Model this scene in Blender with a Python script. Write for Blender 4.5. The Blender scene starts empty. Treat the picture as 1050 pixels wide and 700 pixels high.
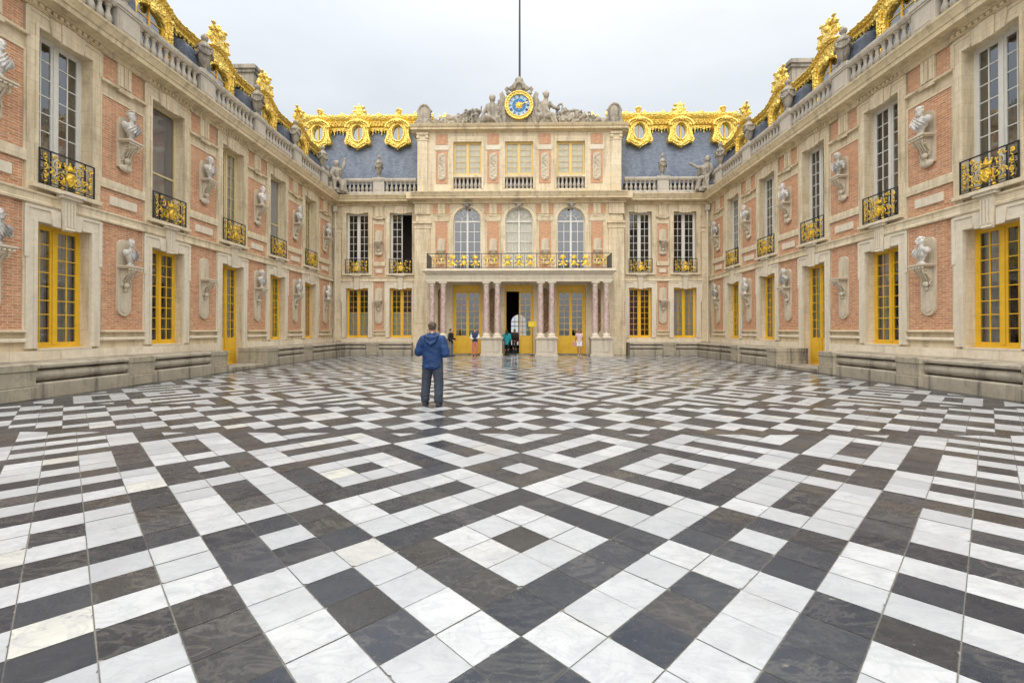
import bpy, bmesh, math, random
from mathutils import Matrix, Vector, noise as mnoise
random.seed(7)
PI=math.pi; R=math.radians
SC=bpy.context.scene; COL=SC.collection

# ------------------------------------------------------------------ objects
def tag(o,label=None,cat=None,group=None,kind=None):
    if label: o['label']=label
    if cat: o['category']=cat
    if group: o['group']=group
    if kind: o['kind']=kind
    return o
def empty(name,loc=(0,0,0),rz=0,label=None,cat=None,group=None,parent=None):
    o=bpy.data.objects.new(name,None); COL.objects.link(o)
    o.location=loc; o.rotation_euler=(0,0,rz); o.empty_display_size=.2
    if parent: o.parent=parent
    return tag(o,label,cat,group)
def put(name,me,parent=None,loc=(0,0,0),rz=0,sc=None,rot=None):
    o=bpy.data.objects.new(name,me); COL.objects.link(o)
    if parent: o.parent=parent
    o.location=loc; o.rotation_euler=rot if rot else (0,0,rz)
    if sc: o.scale=sc if isinstance(sc,tuple) else (sc,sc,sc)
    return o

class MB:
    def __init__(s): s.v=[]; s.f=[]; s.m=[]; s.cur=0; s.T=None
    def add(s,vs,fs):
        n=len(s.v)
        if s.T is not None: vs=[s.T@Vector(p) for p in vs]
        s.v+= [tuple(p) for p in vs]; s.f+=[tuple(i+n for i in f) for f in fs]; s.m+=[s.cur]*len(fs)
        return s
    def box(s,x0,x1,y0,y1,z0,z1):
        return s.add([(x0,y0,z0),(x1,y0,z0),(x1,y1,z0),(x0,y1,z0),(x0,y0,z1),(x1,y0,z1),(x1,y1,z1),(x0,y1,z1)],
              [(0,3,2,1),(4,5,6,7),(0,1,5,4),(1,2,6,5),(2,3,7,6),(3,0,4,7)])
    def prism(s,pts,y0,y1):             # polygon in x,z extruded in y
        n=len(pts); v=[(x,y0,z) for x,z in pts]+[(x,y1,z) for x,z in pts]
        f=[tuple(range(n)),tuple(range(2*n-1,n-1,-1))]+[(i,i+n,(i+1)%n+n,(i+1)%n) for i in range(n)]
        return s.add(v,f)
    def ring(s,outer,inner,y0,y1):      # plate with a hole, same point count
        n=len(outer); v=[(x,y0,z) for x,z in outer]+[(x,y0,z) for x,z in inner]+[(x,y1,z) for x,z in outer]+[(x,y1,z) for x,z in inner]
        f=[]
        for i in range(n):
            j=(i+1)%n
            f+=[(i,j,n+j,n+i),(2*n+i,3*n+i,3*n+j,2*n+j),(i,2*n+i,2*n+j,j),(n+i,n+j,3*n+j,3*n+i)]
        return s.add(v,f)
    def sweep(s,prof,x0,x1,m0=0,m1=0,cap0=True,cap1=True):   # (y,z) profile run along x
        n=len(prof); v=[(x0+m0*y,y,z) for y,z in prof]+[(x1+m1*y,y,z) for y,z in prof]
        f=[(i,(i+1)%n,(i+1)%n+n,i+n) for i in range(n)]
        if cap0: f.append(tuple(range(n-1,-1,-1)))
        if cap1: f.append(tuple(range(n,2*n)))
        return s.add(v,f)
    def wave(s,prof,xs,zf):             # (y,dz) profile along x with height zf(x)
        n=len(prof); v=[]; f=[]
        for x in xs:
            z=zf(x); v+=[(x,y,z+dz) for y,dz in prof]
        for k in range(len(xs)-1):
            f+=[(k*n+i,k*n+(i+1)%n,(k+1)*n+(i+1)%n,(k+1)*n+i) for i in range(n)]
        f+=[tuple(range(n-1,-1,-1)),tuple(range((len(xs)-1)*n,len(xs)*n))]
        return s.add(v,f)
    def lathe(s,prof,c=(0,0,0),seg=12,sx=1,sy=1):
        n=len(prof); v=[];f=[]
        for k in range(seg):
            a=2*PI*k/seg
            v+=[(c[0]+r*math.cos(a)*sx,c[1]+r*math.sin(a)*sy,c[2]+z) for r,z in prof]
        for k in range(seg):
            l=(k+1)%seg
            f+=[(k*n+i,l*n+i,l*n+i+1,k*n+i+1) for i in range(n-1)]
        f+=[tuple(k*n for k in range(seg-1,-1,-1)),tuple(k*n+n-1 for k in range(seg))]
        return s.add(v,f)
    def tube(s,pts,rad,seg=6,flat=1.0):
        pts=[Vector(p) for p in pts]; n=len(pts)
        if not isinstance(rad,(list,tuple)): rad=[rad]*n
        v=[];f=[]; up=None
        for i,p in enumerate(pts):
            t=(pts[min(i+1,n-1)]-pts[max(i-1,0)]).normalized()
            if up is None:
                up=Vector((0,1,0)) if abs(t.y)<.9 else Vector((1,0,0))
            a=t.cross(up)
            if a.length<1e-5: a=t.orthogonal()
            a.normalize(); b=a.cross(t).normalized(); up=b
            for k in range(seg):
                q=2*PI*k/seg
                v.append(p+a*math.cos(q)*rad[i]+b*math.sin(q)*rad[i]*flat)
        for i in range(n-1):
            f+=[(i*seg+k,i*seg+(k+1)%seg,(i+1)*seg+(k+1)%seg,(i+1)*seg+k) for k in range(seg)]
        f+=[tuple(range(seg-1,-1,-1)),tuple(range((n-1)*seg,n*seg))]
        return s.add(v,f)
    def ball(s,c,r,seg=10,rings=7,M=None):
        r=(r,r,r) if not isinstance(r,(tuple,list)) else r
        v=[(0,0,r[2])]; f=[]
        for i in range(1,rings):
            t=PI*i/rings
            v+=[(r[0]*math.sin(t)*math.cos(2*PI*k/seg),r[1]*math.sin(t)*math.sin(2*PI*k/seg),r[2]*math.cos(t)) for k in range(seg)]
        v.append((0,0,-r[2])); L=len(v)-1
        f+=[(0,1+k,1+(k+1)%seg) for k in range(seg)]
        for i in range(rings-2):
            o=1+i*seg
            f+=[(o+k,o+seg+k,o+seg+(k+1)%seg,o+(k+1)%seg) for k in range(seg)]
        o=1+(rings-2)*seg
        f+=[(o+k,L,o+(k+1)%seg) for k in range(seg)]
        c=Vector(c)
        v=[(M@Vector(p) if M is not None else Vector(p))+c for p in v]
        return s.add(v,f)
    def cap(s,a,b,ra,rb,seg=10):        # tapered capsule
        s.tube([a,b],[ra,rb],seg); s.ball(a,ra,seg,6); s.ball(b,rb,seg,6); return s
    def mesh(s,name,mats,smooth=False,recalc=True,bev=0):
        me=bpy.data.meshes.new(name); me.from_pydata(s.v,[],s.f)
        for m in (mats if isinstance(mats,(list,tuple)) else [mats]): me.materials.append(m)
        if s.m and max(s.m)>0: me.polygons.foreach_set('material_index',s.m)
        bm=bmesh.new(); bm.from_mesh(me)
        if recalc: bmesh.ops.recalc_face_normals(bm,faces=bm.faces)
        if bev>0:
            ed=[e for e in bm.edges if len(e.link_faces)==2 and e.calc_face_angle(0)>.5]
            bmesh.ops.bevel(bm,geom=ed,offset=bev,segments=1,profile=.5,affect='EDGES',clamp_overlap=True)
        bm.to_mesh(me); bm.free()
        if smooth:
            me.polygons.foreach_set('use_smooth',[True]*len(me.polygons))
            if smooth!='all': me.set_sharp_from_angle(angle=R(38))
        me.update(); return me
    def build(s,name,mats,parent=None,loc=(0,0,0),rz=0,smooth=False,bev=0):
        return put(name,s.mesh(name,mats,smooth,bev=bev),parent,loc,rz)

def sculpt(mb,name,mat,voxel=.04,smooth=2,amp=0,scale=.2,amp2=0,scale2=.06):
    """one continuous skin over all the overlapping shapes in mb"""
    me0=mb.mesh(name+'_src',mat)
    ob=bpy.data.objects.new(name+'_src',me0); COL.objects.link(ob)
    m=ob.modifiers.new('r','REMESH'); m.mode='VOXEL'; m.voxel_size=voxel
    if smooth:
        m=ob.modifiers.new('s','SMOOTH'); m.factor=.5; m.iterations=smooth
    dg=bpy.context.evaluated_depsgraph_get(); dg.update()
    me=bpy.data.meshes.new_from_object(ob.evaluated_get(dg))
    bpy.data.objects.remove(ob); bpy.data.meshes.remove(me0)
    if amp or amp2:
        nor=[v.normal.copy() for v in me.vertices]
        for v,n in zip(me.vertices,nor):
            d=0
            if amp: d+=amp*mnoise.noise(v.co/scale)
            if amp2: d+=amp2*mnoise.noise(v.co/scale2+Vector((9,3,5)))
            v.co+=n*d
    me.name=name; me.materials.clear(); me.materials.append(mat)
    me.polygons.foreach_set('use_smooth',[True]*len(me.polygons)); me.update()
    return me

# ------------------------------------------------------------------ materials
class NT:
    def __init__(s,m): s.t=m.node_tree; s.n=s.t.nodes; s.l=s.t.links
    def new(s,typ,ins=None,**kw):
        n=s.n.new(typ)
        for k,v in kw.items(): setattr(n,k,v)
        if ins:
            for k,v in ins.items(): s.set(n.inputs[k],v)
        return n
    def set(s,sock,v):
        if hasattr(v,'is_output'): s.l.new(v,sock)
        else:
            if isinstance(v,tuple) and len(v)==3 and sock.type=='RGBA': v=v+(1,)
            sock.default_value=v
    def mix(s,f,a,b,mode='MIX'):
        n=s.new('ShaderNodeMix',data_type='RGBA',blend_type=mode)
        s.set(n.inputs[0],f); s.set(n.inputs[6],a); s.set(n.inputs[7],b); return n.outputs[2]
    def math(s,op,a,b=0.0,c=0.0):
        n=s.new('ShaderNodeMath',operation=op); s.set(n.inputs[0],a); s.set(n.inputs[1],b); s.set(n.inputs[2],c); return n.outputs[0]
    def ramp(s,f,a,b):                  # 0..1 between a and b
        n=s.new('ShaderNodeMapRange',clamp=True); s.set(n.inputs[0],f); n.inputs[1].default_value=a; n.inputs[2].default_value=b; return n.outputs[0]
    def noise(s,vec,scale,detail=4,rough=.55,dist=0):
        n=s.new('ShaderNodeTexNoise'); s.set(n.inputs['Vector'],vec); n.inputs['Scale'].default_value=scale
        n.inputs['Detail'].default_value=detail; n.inputs['Roughness'].default_value=rough; n.inputs['Distortion'].default_value=dist
        return n.outputs['Fac']
    def scale(s,vec,k):
        n=s.new('ShaderNodeMapping'); s.set(n.inputs[0],vec); n.inputs['Scale'].default_value=k; return n.outputs[0]
def mat(name):
    m=bpy.data.materials.new(name); m.use_nodes=True; t=NT(m); b=t.n['Principled BSDF']
    return m,t,b
def obj_co(t): return t.new('ShaderNodeTexCoord').outputs['Object']
def wall_uv(t,co):                       # x,z of the facade as a 2-D coordinate
    s=t.new('ShaderNodeSeparateXYZ'); t.set(s.inputs[0],co)
    c=t.new('ShaderNodeCombineXYZ'); t.set(c.inputs[0],t.math('ADD',s.outputs[0],t.math('MULTIPLY',s.outputs[1],1.0))); t.set(c.inputs[1],s.outputs[2]); return c.outputs[0]
def bump(t,b,h,strength=.3,dist=.01):
    n=t.new('ShaderNodeBump'); n.inputs['Strength'].default_value=strength; n.inputs['Distance'].default_value=dist
    t.set(n.inputs['Height'],h); t.set(b.inputs['Normal'],n.outputs[0])

def m_plain(name,c,rough=.6,metal=0,var=.12,sc=6,bmp=.1,spec=.5,bd=.01):
    m,t,b=mat(name); co=obj_co(t)
    n=t.noise(co,sc,5); n2=t.noise(co,sc*.17,3)
    f=t.math('ADD',t.math('MULTIPLY',n,.6),t.math('MULTIPLY',n2,.4))
    lo=tuple(x*(1-var) for x in c); hi=tuple(min(1,x*(1+var)) for x in c)
    t.set(b.inputs['Base Color'],t.mix(t.ramp(f,.3,.7),lo,hi))
    t.set(b.inputs['Roughness'],t.math('MULTIPLY_ADD',n,.25,rough-.12)); b.inputs['Metallic'].default_value=metal
    b.inputs['Specular IOR Level'].default_value=spec
    if bmp: bump(t,b,n,bmp,bd)
    return m
def m_stone(name,c1,c2,stain=(.17,.15,.12),stain_amt=.5,joints=True,jw=.9,jh=.41,rough=.8):
    m,t,b=mat(name); co=obj_co(t)
    n1=t.noise(co,.55,5,.6); n2=t.noise(co,7,6,.65)
    col=t.mix(t.ramp(n1,.35,.66),c1,c2)
    if joints:
        br=t.new('ShaderNodeTexBrick'); t.set(br.inputs['Vector'],wall_uv(t,co))
        for k,v in dict(Scale=1.0).items(): br.inputs[k].default_value=v
        br.inputs['Color1'].default_value=(1,1,1,1); br.inputs['Color2'].default_value=(.90,.885,.86,1); br.inputs['Mortar'].default_value=(.60,.55,.48,1)
        br.inputs['Mortar Size'].default_value=.006; br.inputs['Mortar Smooth'].default_value=.3
        br.inputs['Brick Width'].default_value=jw; br.inputs['Row Height'].default_value=jh
        col=t.mix(.8,col,br.outputs['Color'],'MULTIPLY')
    col=t.mix(t.ramp(n2,.25,.75),t.mix(1,col,(.90,.885,.86),'MULTIPLY'),t.mix(1,col,(1.10,1.09,1.07),'MULTIPLY'))
    st=t.noise(t.scale(co,(2.6,2.6,.28)),1.3,5,.65)
    pat=t.noise(co,1.7,6,.7)
    col=t.mix(t.math('MULTIPLY',t.ramp(st,.49,.70),stain_amt),col,stain)
    col=t.mix(t.math('MULTIPLY',t.ramp(pat,.54,.74),stain_amt*.7),col,tuple(x*.9 for x in stain))
    t.set(b.inputs['Base Color'],col); b.inputs['Roughness'].default_value=rough; b.inputs['Specular IOR Level'].default_value=.3
    bump(t,b,t.math('ADD',n2,t.noise(co,40,3)),.25,.008)
    return m
def m_brick(name):
    m,t,b=mat(name); co=obj_co(t)
    br=t.new('ShaderNodeTexBrick'); t.set(br.inputs['Vector'],wall_uv(t,co)); br.inputs['Scale'].default_value=1
    br.inputs['Color1'].default_value=(.70,.345,.185,1); br.inputs['Color2'].default_value=(.47,.21,.112,1); br.inputs['Mortar'].default_value=(.72,.60,.45,1)
    br.inputs['Mortar Size'].default_value=.010; br.inputs['Mortar Smooth'].default_value=.2; br.inputs['Bias'].default_value=-.25
    br.inputs['Brick Width'].default_value=.23; br.inputs['Row Height'].default_value=.072
    n=t.noise(co,.9,5,.6); n2=t.noise(co,18,4); n3=t.noise(t.scale(wall_uv(t,co),(3.6,12.5,1)),1.0,2,.9); n4=t.noise(t.scale(wall_uv(t,co),(5.1,14.1,1)),1.0,1,.5)
    col=t.mix(t.ramp(n,.35,.7),t.mix(1,br.outputs['Color'],(.94,.90,.86),'MULTIPLY'),t.mix(.22,br.outputs['Color'],(.66,.44,.29)))
    col=t.mix(t.ramp(n2,.3,.75),t.mix(1,col,(.90,.88,.86),'MULTIPLY'),col)
    col=t.mix(t.ramp(n3,.40,.66),t.mix(1,col,(.80,.76,.74),'MULTIPLY'),t.mix(1,col,(1.06,1.05,1.02),'MULTIPLY'))
    col=t.mix(t.math('MULTIPLY',t.ramp(n4,.56,.70),.45),col,(.60,.43,.29))
    st=t.noise(t.scale(co,(2.2,2.2,.35)),1.6,5,.65)
    col=t.mix(t.math('MULTIPLY',t.ramp(st,.52,.78),.5),col,(.17,.115,.085))
    t.set(b.inputs['Base Color'],col); b.inputs['Roughness'].default_value=.85; b.inputs['Specular IOR Level'].default_value=.25
    bump(t,b,t.math('SUBTRACT',t.math('MULTIPLY',n2,.35),br.outputs['Fac']),.5,.008)
    return m
def m_slate(name):
    m,t,b=mat(name); co=obj_co(t)
    br=t.new('ShaderNodeTexBrick'); t.set(br.inputs['Vector'],wall_uv(t,co)); br.inputs['Scale'].default_value=1
    br.inputs['Color1'].default_value=(.155,.19,.25,1); br.inputs['Color2'].default_value=(.085,.108,.15,1); br.inputs['Mortar'].default_value=(.05,.06,.085,1)
    br.inputs['Mortar Size'].default_value=.006; br.inputs['Brick Width'].default_value=.2; br.inputs['Row Height'].default_value=.11
    n=t.noise(t.scale(co,(1.5,1.5,.25)),1.2,5,.6)
    col=t.mix(t.ramp(n,.35,.7),t.mix(1,br.outputs['Color'],(.85,.85,.88),'MULTIPLY'),t.mix(.35,br.outputs['Color'],(.22,.24,.27)))
    t.set(b.inputs['Base Color'],col); b.inputs['Roughness'].default_value=.5
    bump(t,b,t.math('SUBTRACT',t.noise(co,9,3),br.outputs['Fac']),.4,.006)
    return m
def m_tile(name,dark):
    m,t,b=mat(name)
    geo=t.new('ShaderNodeNewGeometry'); at=t.new('ShaderNodeAttribute',attribute_name='tone')
    sh=t.new('ShaderNodeVectorMath',operation='ADD'); t.set(sh.inputs[0],geo.outputs['Position'])
    ml=t.new('ShaderNodeVectorMath',operation='SCALE'); t.set(ml.inputs[0],at.outputs['Color']); ml.inputs[3].default_value=37
    t.set(sh.inputs[1],ml.outputs[0]); co=sh.outputs[0]; tone=t.new('ShaderNodeSeparateColor'); t.set(tone.inputs[0],at.outputs['Color'])
    tr,tg=tone.outputs[0],tone.outputs[1]; ed=t.new('ShaderNodeAttribute',attribute_name='edge').outputs['Fac']
    sy=t.new('ShaderNodeSeparateXYZ'); t.set(sy.inputs[0],geo.outputs['Position']); wet=t.math('MULTIPLY',t.ramp(sy.outputs[1],9.0,19.0),t.ramp(t.noise(geo.outputs['Position'],.30,4,.6),.32,.55)); big=t.noise(geo.outputs['Position'],.35,4,.6); fine=t.noise(co,22,6,.7); mid=t.noise(co,4,6,.6,.6)
    vein=t.math('ABSOLUTE',t.math('SUBTRACT',t.noise(t.scale(co,(1,2.2,1)),2.6,7,.62,1.2),.5))
    vein=t.math('SUBTRACT',1.0,t.ramp(vein,.0,.05))
    grit=t.ramp(t.noise(co,110,2,.5),.62,.78)
    if dark:
        col=t.mix(t.ramp(tone.outputs[2],.62,1.10),t.mix(tr,(.010,.016,.028),(.032,.038,.050)),t.mix(tr,(.025,.023,.022),(.046,.042,.038)))
        col=t.mix(t.math('MULTIPLY',t.ramp(mid,.35,.7),.5),col,t.mix(.5,col,(.062,.064,.068)))
        col=t.mix(t.math('MULTIPLY',vein,t.math('MULTIPLY',tg,.25)),col,(.22,.20,.17))
        col=t.mix(t.math('MULTIPLY',grit,.30),col,(.24,.23,.21))
        sp=t.ramp(t.noise(co,14,3,.4),.73,.80); col=t.mix(t.math('MULTIPLY',sp,t.math('MULTIPLY',tg,.5)),col,(.36,.33,.29))
    else:
        col=t.mix(tr,(.355,.366,.374),(.48,.489,.487))
        col=t.mix(t.math('MULTIPLY',t.ramp(tg,.93,.96),.5),col,(.58,.545,.43))
        col=t.mix(t.math('MULTIPLY',t.ramp(mid,.42,.70),.45),col,(.27,.275,.285))
        col=t.mix(t.math('MULTIPLY',vein,.42),col,(.29,.30,.33))
        col=t.mix(t.math('MULTIPLY',grit,.55),col,(.27,.25,.22))
        crack=t.math('ABSOLUTE',t.math('SUBTRACT',t.noise(co,1.3,4,.6,1.5),.5)); crack=t.math('SUBTRACT',1.0,t.ramp(crack,.0,.006))
        col=t.mix(t.math('MULTIPLY',crack,t.math('MULTIPLY',t.ramp(tg,.90,.96),.7)),col,(.20,.20,.21))
        rust=t.ramp(t.noise(co,3.3,4,.6),.69,.80); col=t.mix(t.math('MULTIPLY',rust,.45),col,(.60,.42,.22))
    dirt=t.noise(geo.outputs['Position'],1.1,6,.7)
    ej=t.math('MULTIPLY',t.ramp(t.math('ADD',ed,t.math('MULTIPLY_ADD',t.noise(geo.outputs['Position'],26,4,.7),1.3,-.75)),.5,1.1),.55)
    col=t.mix(ej,col,(.115,.105,.09))
    pale=t.math('MULTIPLY',t.ramp(t.noise(co,3.1,5,.7),.55,.78),.09 if dark else .18); col=t.mix(pale,col,(.30,.285,.26))
    rot=t.new('ShaderNodeVectorRotate',rotation_type='Z_AXIS'); t.set(rot.inputs['Vector'],co); t.set(rot.inputs['Angle'],t.math('MULTIPLY',tone.outputs[2],6.28))
    scr=t.ramp(t.noise(t.scale(rot.outputs[0],(34,7,7)),1.0,6,.75),.56,.74); col=t.mix(t.math('MULTIPLY',scr,.22 if dark else .42),col,(.15,.15,.15) if dark else (.22,.22,.225))
    pit=t.ramp(t.noise(co,52,3,.6),.66,.74); col=t.mix(t.math('MULTIPLY',pit,.35 if dark else .5),col,(.25,.24,.22) if dark else (.16,.15,.14))
    col=t.mix(t.math('MULTIPLY',t.ramp(dirt,.50,.78),.13 if dark else .30),col,(.22,.19,.15) if dark else (.27,.245,.21))
    # orange-brown water stains that lie across tiles
    rs=t.math('MULTIPLY',t.ramp(t.noise(geo.outputs['Position'],.42,3,.5),.62,.74),.28)
    col=t.mix(rs,col,(.30,.20,.09))
    t.set(b.inputs['Base Color'],col)
    ro=t.math('ADD',t.math('MULTIPLY',big,.22),t.math('MULTIPLY',fine,.18)); ro=t.math('ADD',ro,t.math('MULTIPLY',dirt,.14))
    ro=t.math('ADD',ro,.02 if dark else .06); t.set(b.inputs['Roughness'],t.math('MULTIPLY',ro,t.math('MULTIPLY_ADD',wet,-.48,1.0))); b.inputs['Coat Weight'].default_value=0.0; t.set(b.inputs['Coat Weight'],t.math('MULTIPLY',wet,.28)); b.inputs['Coat Roughness'].default_value=.12
    b.inputs['Specular IOR Level'].default_value=.5
    bump(t,b,t.math('ADD',fine,t.math('MULTIPLY',mid,1.5)),.10,.004)
    return m
def m_glass(name,tint=(.90,.93,.94),boost=2.3):
    m=bpy.data.materials.new(name); m.use_nodes=True; t=NT(m); t.n.remove(t.n['Principled BSDF']); out=t.n['Material Output']
    co=obj_co(t); bp=t.new('ShaderNodeBump'); bp.inputs['Strength'].default_value=.12; bp.inputs['Distance'].default_value=.02; t.set(bp.inputs['Height'],t.noise(co,3.5,2))
    tr=t.new('ShaderNodeBsdfTransparent'); tr.inputs[0].default_value=tint+(1,)
    gl=t.new('ShaderNodeBsdfGlossy'); gl.inputs['Roughness'].default_value=.03; gl.inputs['Color'].default_value=(.95,.97,1,1); t.set(gl.inputs['Normal'],bp.outputs[0])
    fr=t.new('ShaderNodeFresnel'); fr.inputs[0].default_value=1.52; t.set(fr.inputs[1],bp.outputs[0])
    mx=t.new('ShaderNodeMixShader'); t.set(mx.inputs[0],t.math('MULTIPLY',fr.outputs[0],boost)); t.set(mx.inputs[1],tr.outputs[0]); t.set(mx.inputs[2],gl.outputs[0])
    t.set(out.inputs[0],mx.outputs[0]); return m
def m_gold(name,c=(1.0,.74,.19),rough=.31,metal=.90):
    m,t,b=mat(name); co=obj_co(t)
    n=t.noise(co,7,6,.7); n2=t.noise(co,24,4)
    col=t.mix(t.ramp(n,.3,.72),tuple(x*.80 for x in c),c)
    col=t.mix(t.math('MULTIPLY',t.ramp(n2,.6,.85),.35),col,(.46,.27,.05))
    t.set(b.inputs['Base Color'],col); b.inputs['Metallic'].default_value=metal
    t.set(b.inputs['Roughness'],t.math('MULTIPLY_ADD',n2,.25,rough-.1))
    vo=t.new('ShaderNodeTexVoronoi',feature='SMOOTH_F1'); t.set(vo.inputs['Vector'],t.scale(co,(1,1,1))); vo.inputs['Scale'].default_value=11; vo.inputs['Smoothness'].default_value=.6
    bump(t,b,t.math('ADD',t.math('MULTIPLY',vo.outputs['Distance'],1.6),t.math('ADD',n,n2)),.75,.05); return m
def m_marble_col(name):
    m,t,b=mat(name); co=obj_co(t)
    n=t.noise(co,5,6,.65,1.5); n2=t.noise(co,13,5,.7,.5)
    col=t.mix(t.ramp(n,.38,.62),(.36,.22,.185),(.57,.46,.405)); col=t.mix(t.ramp(n2,.55,.7),col,(.70,.65,.60))
    t.set(b.inputs['Base Color'],col); b.inputs['Roughness'].default_value=.35; return m

STONE=m_stone('cream_limestone',(.67,.56,.38),(.73,.64,.475),stain=(.29,.225,.14),stain_amt=.60)
STONE2=m_stone('pale_limestone',(.65,.575,.45),(.71,.645,.525),stain=(.36,.29,.19),stain_amt=.30,joints=False)
PLINTH=m_stone('plinth_limestone',(.73,.635,.49),(.78,.71,.58),stain=(.34,.28,.195),stain_amt=.40,jw=1.3,jh=.55)
BENCH=m_stone('weathered_bench_stone',(.30,.26,.195),(.40,.355,.28),stain=(.05,.046,.042),stain_amt=.85,joints=False)
PIER=m_stone('lichened_pier_stone',(.31,.275,.21),(.43,.38,.28),stain=(.06,.058,.055),stain_amt=.9,joints=False)
CORN=m_stone('cornice_limestone',(.66,.545,.35),(.72,.61,.42),stain=(.19,.155,.115),stain_amt=.55,joints=True,jw=1.4,jh=3)
BAL=m_stone('balustrade_stone',(.46,.42,.36),(.54,.50,.43),stain=(.14,.135,.13),stain_amt=.6,joints=False)
SCULP=m_stone('grey_carved_stone',(.30,.265,.21),(.41,.365,.295),stain=(.075,.07,.065),stain_amt=.9,joints=False)
WHITEM=m_stone('weathered_white_marble',(.66,.64,.60),(.74,.73,.70),stain=(.16,.15,.135),stain_amt=.75,joints=False,rough=.55)
GREYM=m_stone('grey_streaked_marble',(.52,.50,.46),(.62,.60,.56),stain=(.10,.095,.09),stain_amt=.95,joints=False,rough=.6)
CREAMM=m_stone('cream_carved_stone',(.54,.46,.34),(.62,.55,.43),stain=(.22,.18,.13),stain_amt=.6,joints=False)
BRICK=m_brick('red_brick'); SLATE=m_slate('blue_slate')
GAPSHADE=m_plain('baluster_gap_shade',(.035,.038,.045),.6,0,.2,3)  # near-black colour standing in for the shade between balusters
LEAD=m_plain('lead_sheet',(.20,.22,.26),.45,0,.15,3)
YEL=m_plain('ochre_yellow_paint',(.74,.445,.030),.40,0,.16,3.5,.06)
CREAM=m_plain('cream_yellow_paint',(.66,.54,.30),.45,0,.10,5,.05)
PALEY=m_plain('pale_yellow_paint',(.70,.50,.17),.45,0,.10,5,.05)
WHITE=m_plain('grey_white_paint',(.66,.64,.58),.45,0,.08,5,.05)
GOLD=m_gold('gold_leaf'); GOLD2=m_gold('gilded_iron',(1.0,.68,.10),.35)
IRON=m_plain('black_iron',(.028,.030,.034),.45,.3,.2,20)
GLASS=m_glass('window_glass'); GLASSB=m_glass('blind_backed_glass',(.97,.97,.95),.7); GLASSR=m_glass('sky_reflecting_glass',(.55,.60,.62),4.2)
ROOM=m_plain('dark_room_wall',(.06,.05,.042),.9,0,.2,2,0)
CURT=m_plain('white_curtain',(.62,.61,.58),.9,0,.06,3,0)
BLINDSKY=m_plain('sky_sheen_blind',(.66,.66,.69),.8,0,.08,1.5,.05)  # grey blind painted paler to imitate sky reflected in the pane
BLIND=m_plain('grey_blind',(.36,.335,.35),.8,0,.08,1.5,.05)
BLINDC=m_plain('cream_blind',(.76,.73,.62),.8,0,.08,1.5,.05)
PEDM=m_stone('grey_beige_plinth_stone',(.50,.44,.35),(.57,.51,.415),stain=(.22,.19,.15),stain_amt=.6,joints=False)
PINKM=m_marble_col('pink_veined_marble')
TW=m_tile('white_marble_tile',False); TD=m_tile('black_slate_tile',True)
GROUT=m_plain('grout',(.20,.19,.165),.9,0,.3,8)
OV_Z,OV_H,OV_G,SUN_E,EXPO=11.5,3.95,9.5,0.25,0.91
# ------------------------------------------------------------------ levels shared by the facades (metres)
W=12.85; D=31.5
Z_PL=.80; Z_P2=1.35; Z_BR0=1.63; Z_LO0=1.14; Z_LO1=4.52; Z_S0=4.98; Z_S1=5.30
Z_SM1=6.04; Z_B1=6.33; Z_UP0=5.52; Z_UP1=9.70; Z_UB1=8.95; Z_FR0=9.40; Z_FR1=10.15; Z_C0=10.15; Z_C1=10.86; Z_RAIL=12.06
OW=.775                                   # half width of an opening
M_={}
def cached(key,fn):
    if key not in M_: M_[key]=fn()
    return M_[key]

# ---- windows -------------------------------------------------------------
def frame_mesh(h,w,cols,rows,m,panel=0.0,leafgap=True,sill=True,mw=.0135):
    """casement pair, origin at sill centre, front at y=0"""
    b=MB(); o=.075
    b.box(-w,-w+o,0,.09,0,h); b.box(w-o,w,0,.09,0,h); b.box(-w+o,w-o,0,.09,h-o,h); b.box(-w+o,w-o,0,.09,0,o*1.2)
    b.box(-.055,.055,-.022,.08,o*1.2,h-o)
    if sill: b.box(-w-.02,w+.02,-.07,.0,-.05,.045)
    z0=o*1.2
    if panel:
        b.box(-w+o,-.055,.012,.075,z0,panel); b.box(.055,w-o,.012,.075,z0,panel)
        for s in (-1,1):
            x0,x1=(-w+o+.09,-.055-.09) if s<0 else (.055+.09,w-o-.09)
            b.box(x0,x1,-.006,.012,z0+.12,panel-.12)
        z0=panel
    for s in (-1,1):
        xa,xb=(-w+o,-.055) if s<0 else (.055,w-o); st=.055
        b.box(xa,xa+st,.01,.07,z0,h-o); b.box(xb-st,xb,.01,.07,z0,h-o)
        b.box(xa+st,xb-st,.01,.07,z0,z0+st*1.2); b.box(xa+st,xb-st,.01,.07,h-o-st,h-o)
        gx0,gx1,gz0,gz1=xa+st,xb-st,z0+st*1.2,h-o-st
        for c in range(1,cols): x=gx0+(gx1-gx0)*c/cols; b.box(x-mw,x+mw,.018,.06,gz0,gz1)
        for r in range(1,rows):
            z=gz0+(gz1-gz0)*r/rows; b.box(gx0,gx1,.021,.057,z-mw,z+mw)
    return b.mesh('window_frame',m)
def pane_mesh(h,w,z0,m):
    b=MB(); o=.1
    b.add([(-w+o,.04,z0),(w-o,.04,z0),(w-o,.04,h-o),(-w+o,.04,h-o)],[(0,1,2,3)])
    return b.mesh('pane',m,recalc=False)
def curtain_mesh(h,x0,x1,z0,m,amp=.03):
    b=MB(); n=28; v=[];f=[]
    for i in range(n+1):
        x=x0+(x1-x0)*i/n; y=.22+amp*math.sin(i*1.7)+amp*.6*math.sin(i*.77)
        v+=[(x,y,z0),(x,y,h)]
    f=[(2*i,2*i+2,2*i+3,2*i+1) for i in range(n)]
    b.add(v,f); return b.mesh('curtain',m,smooth='all',recalc=False)
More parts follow.
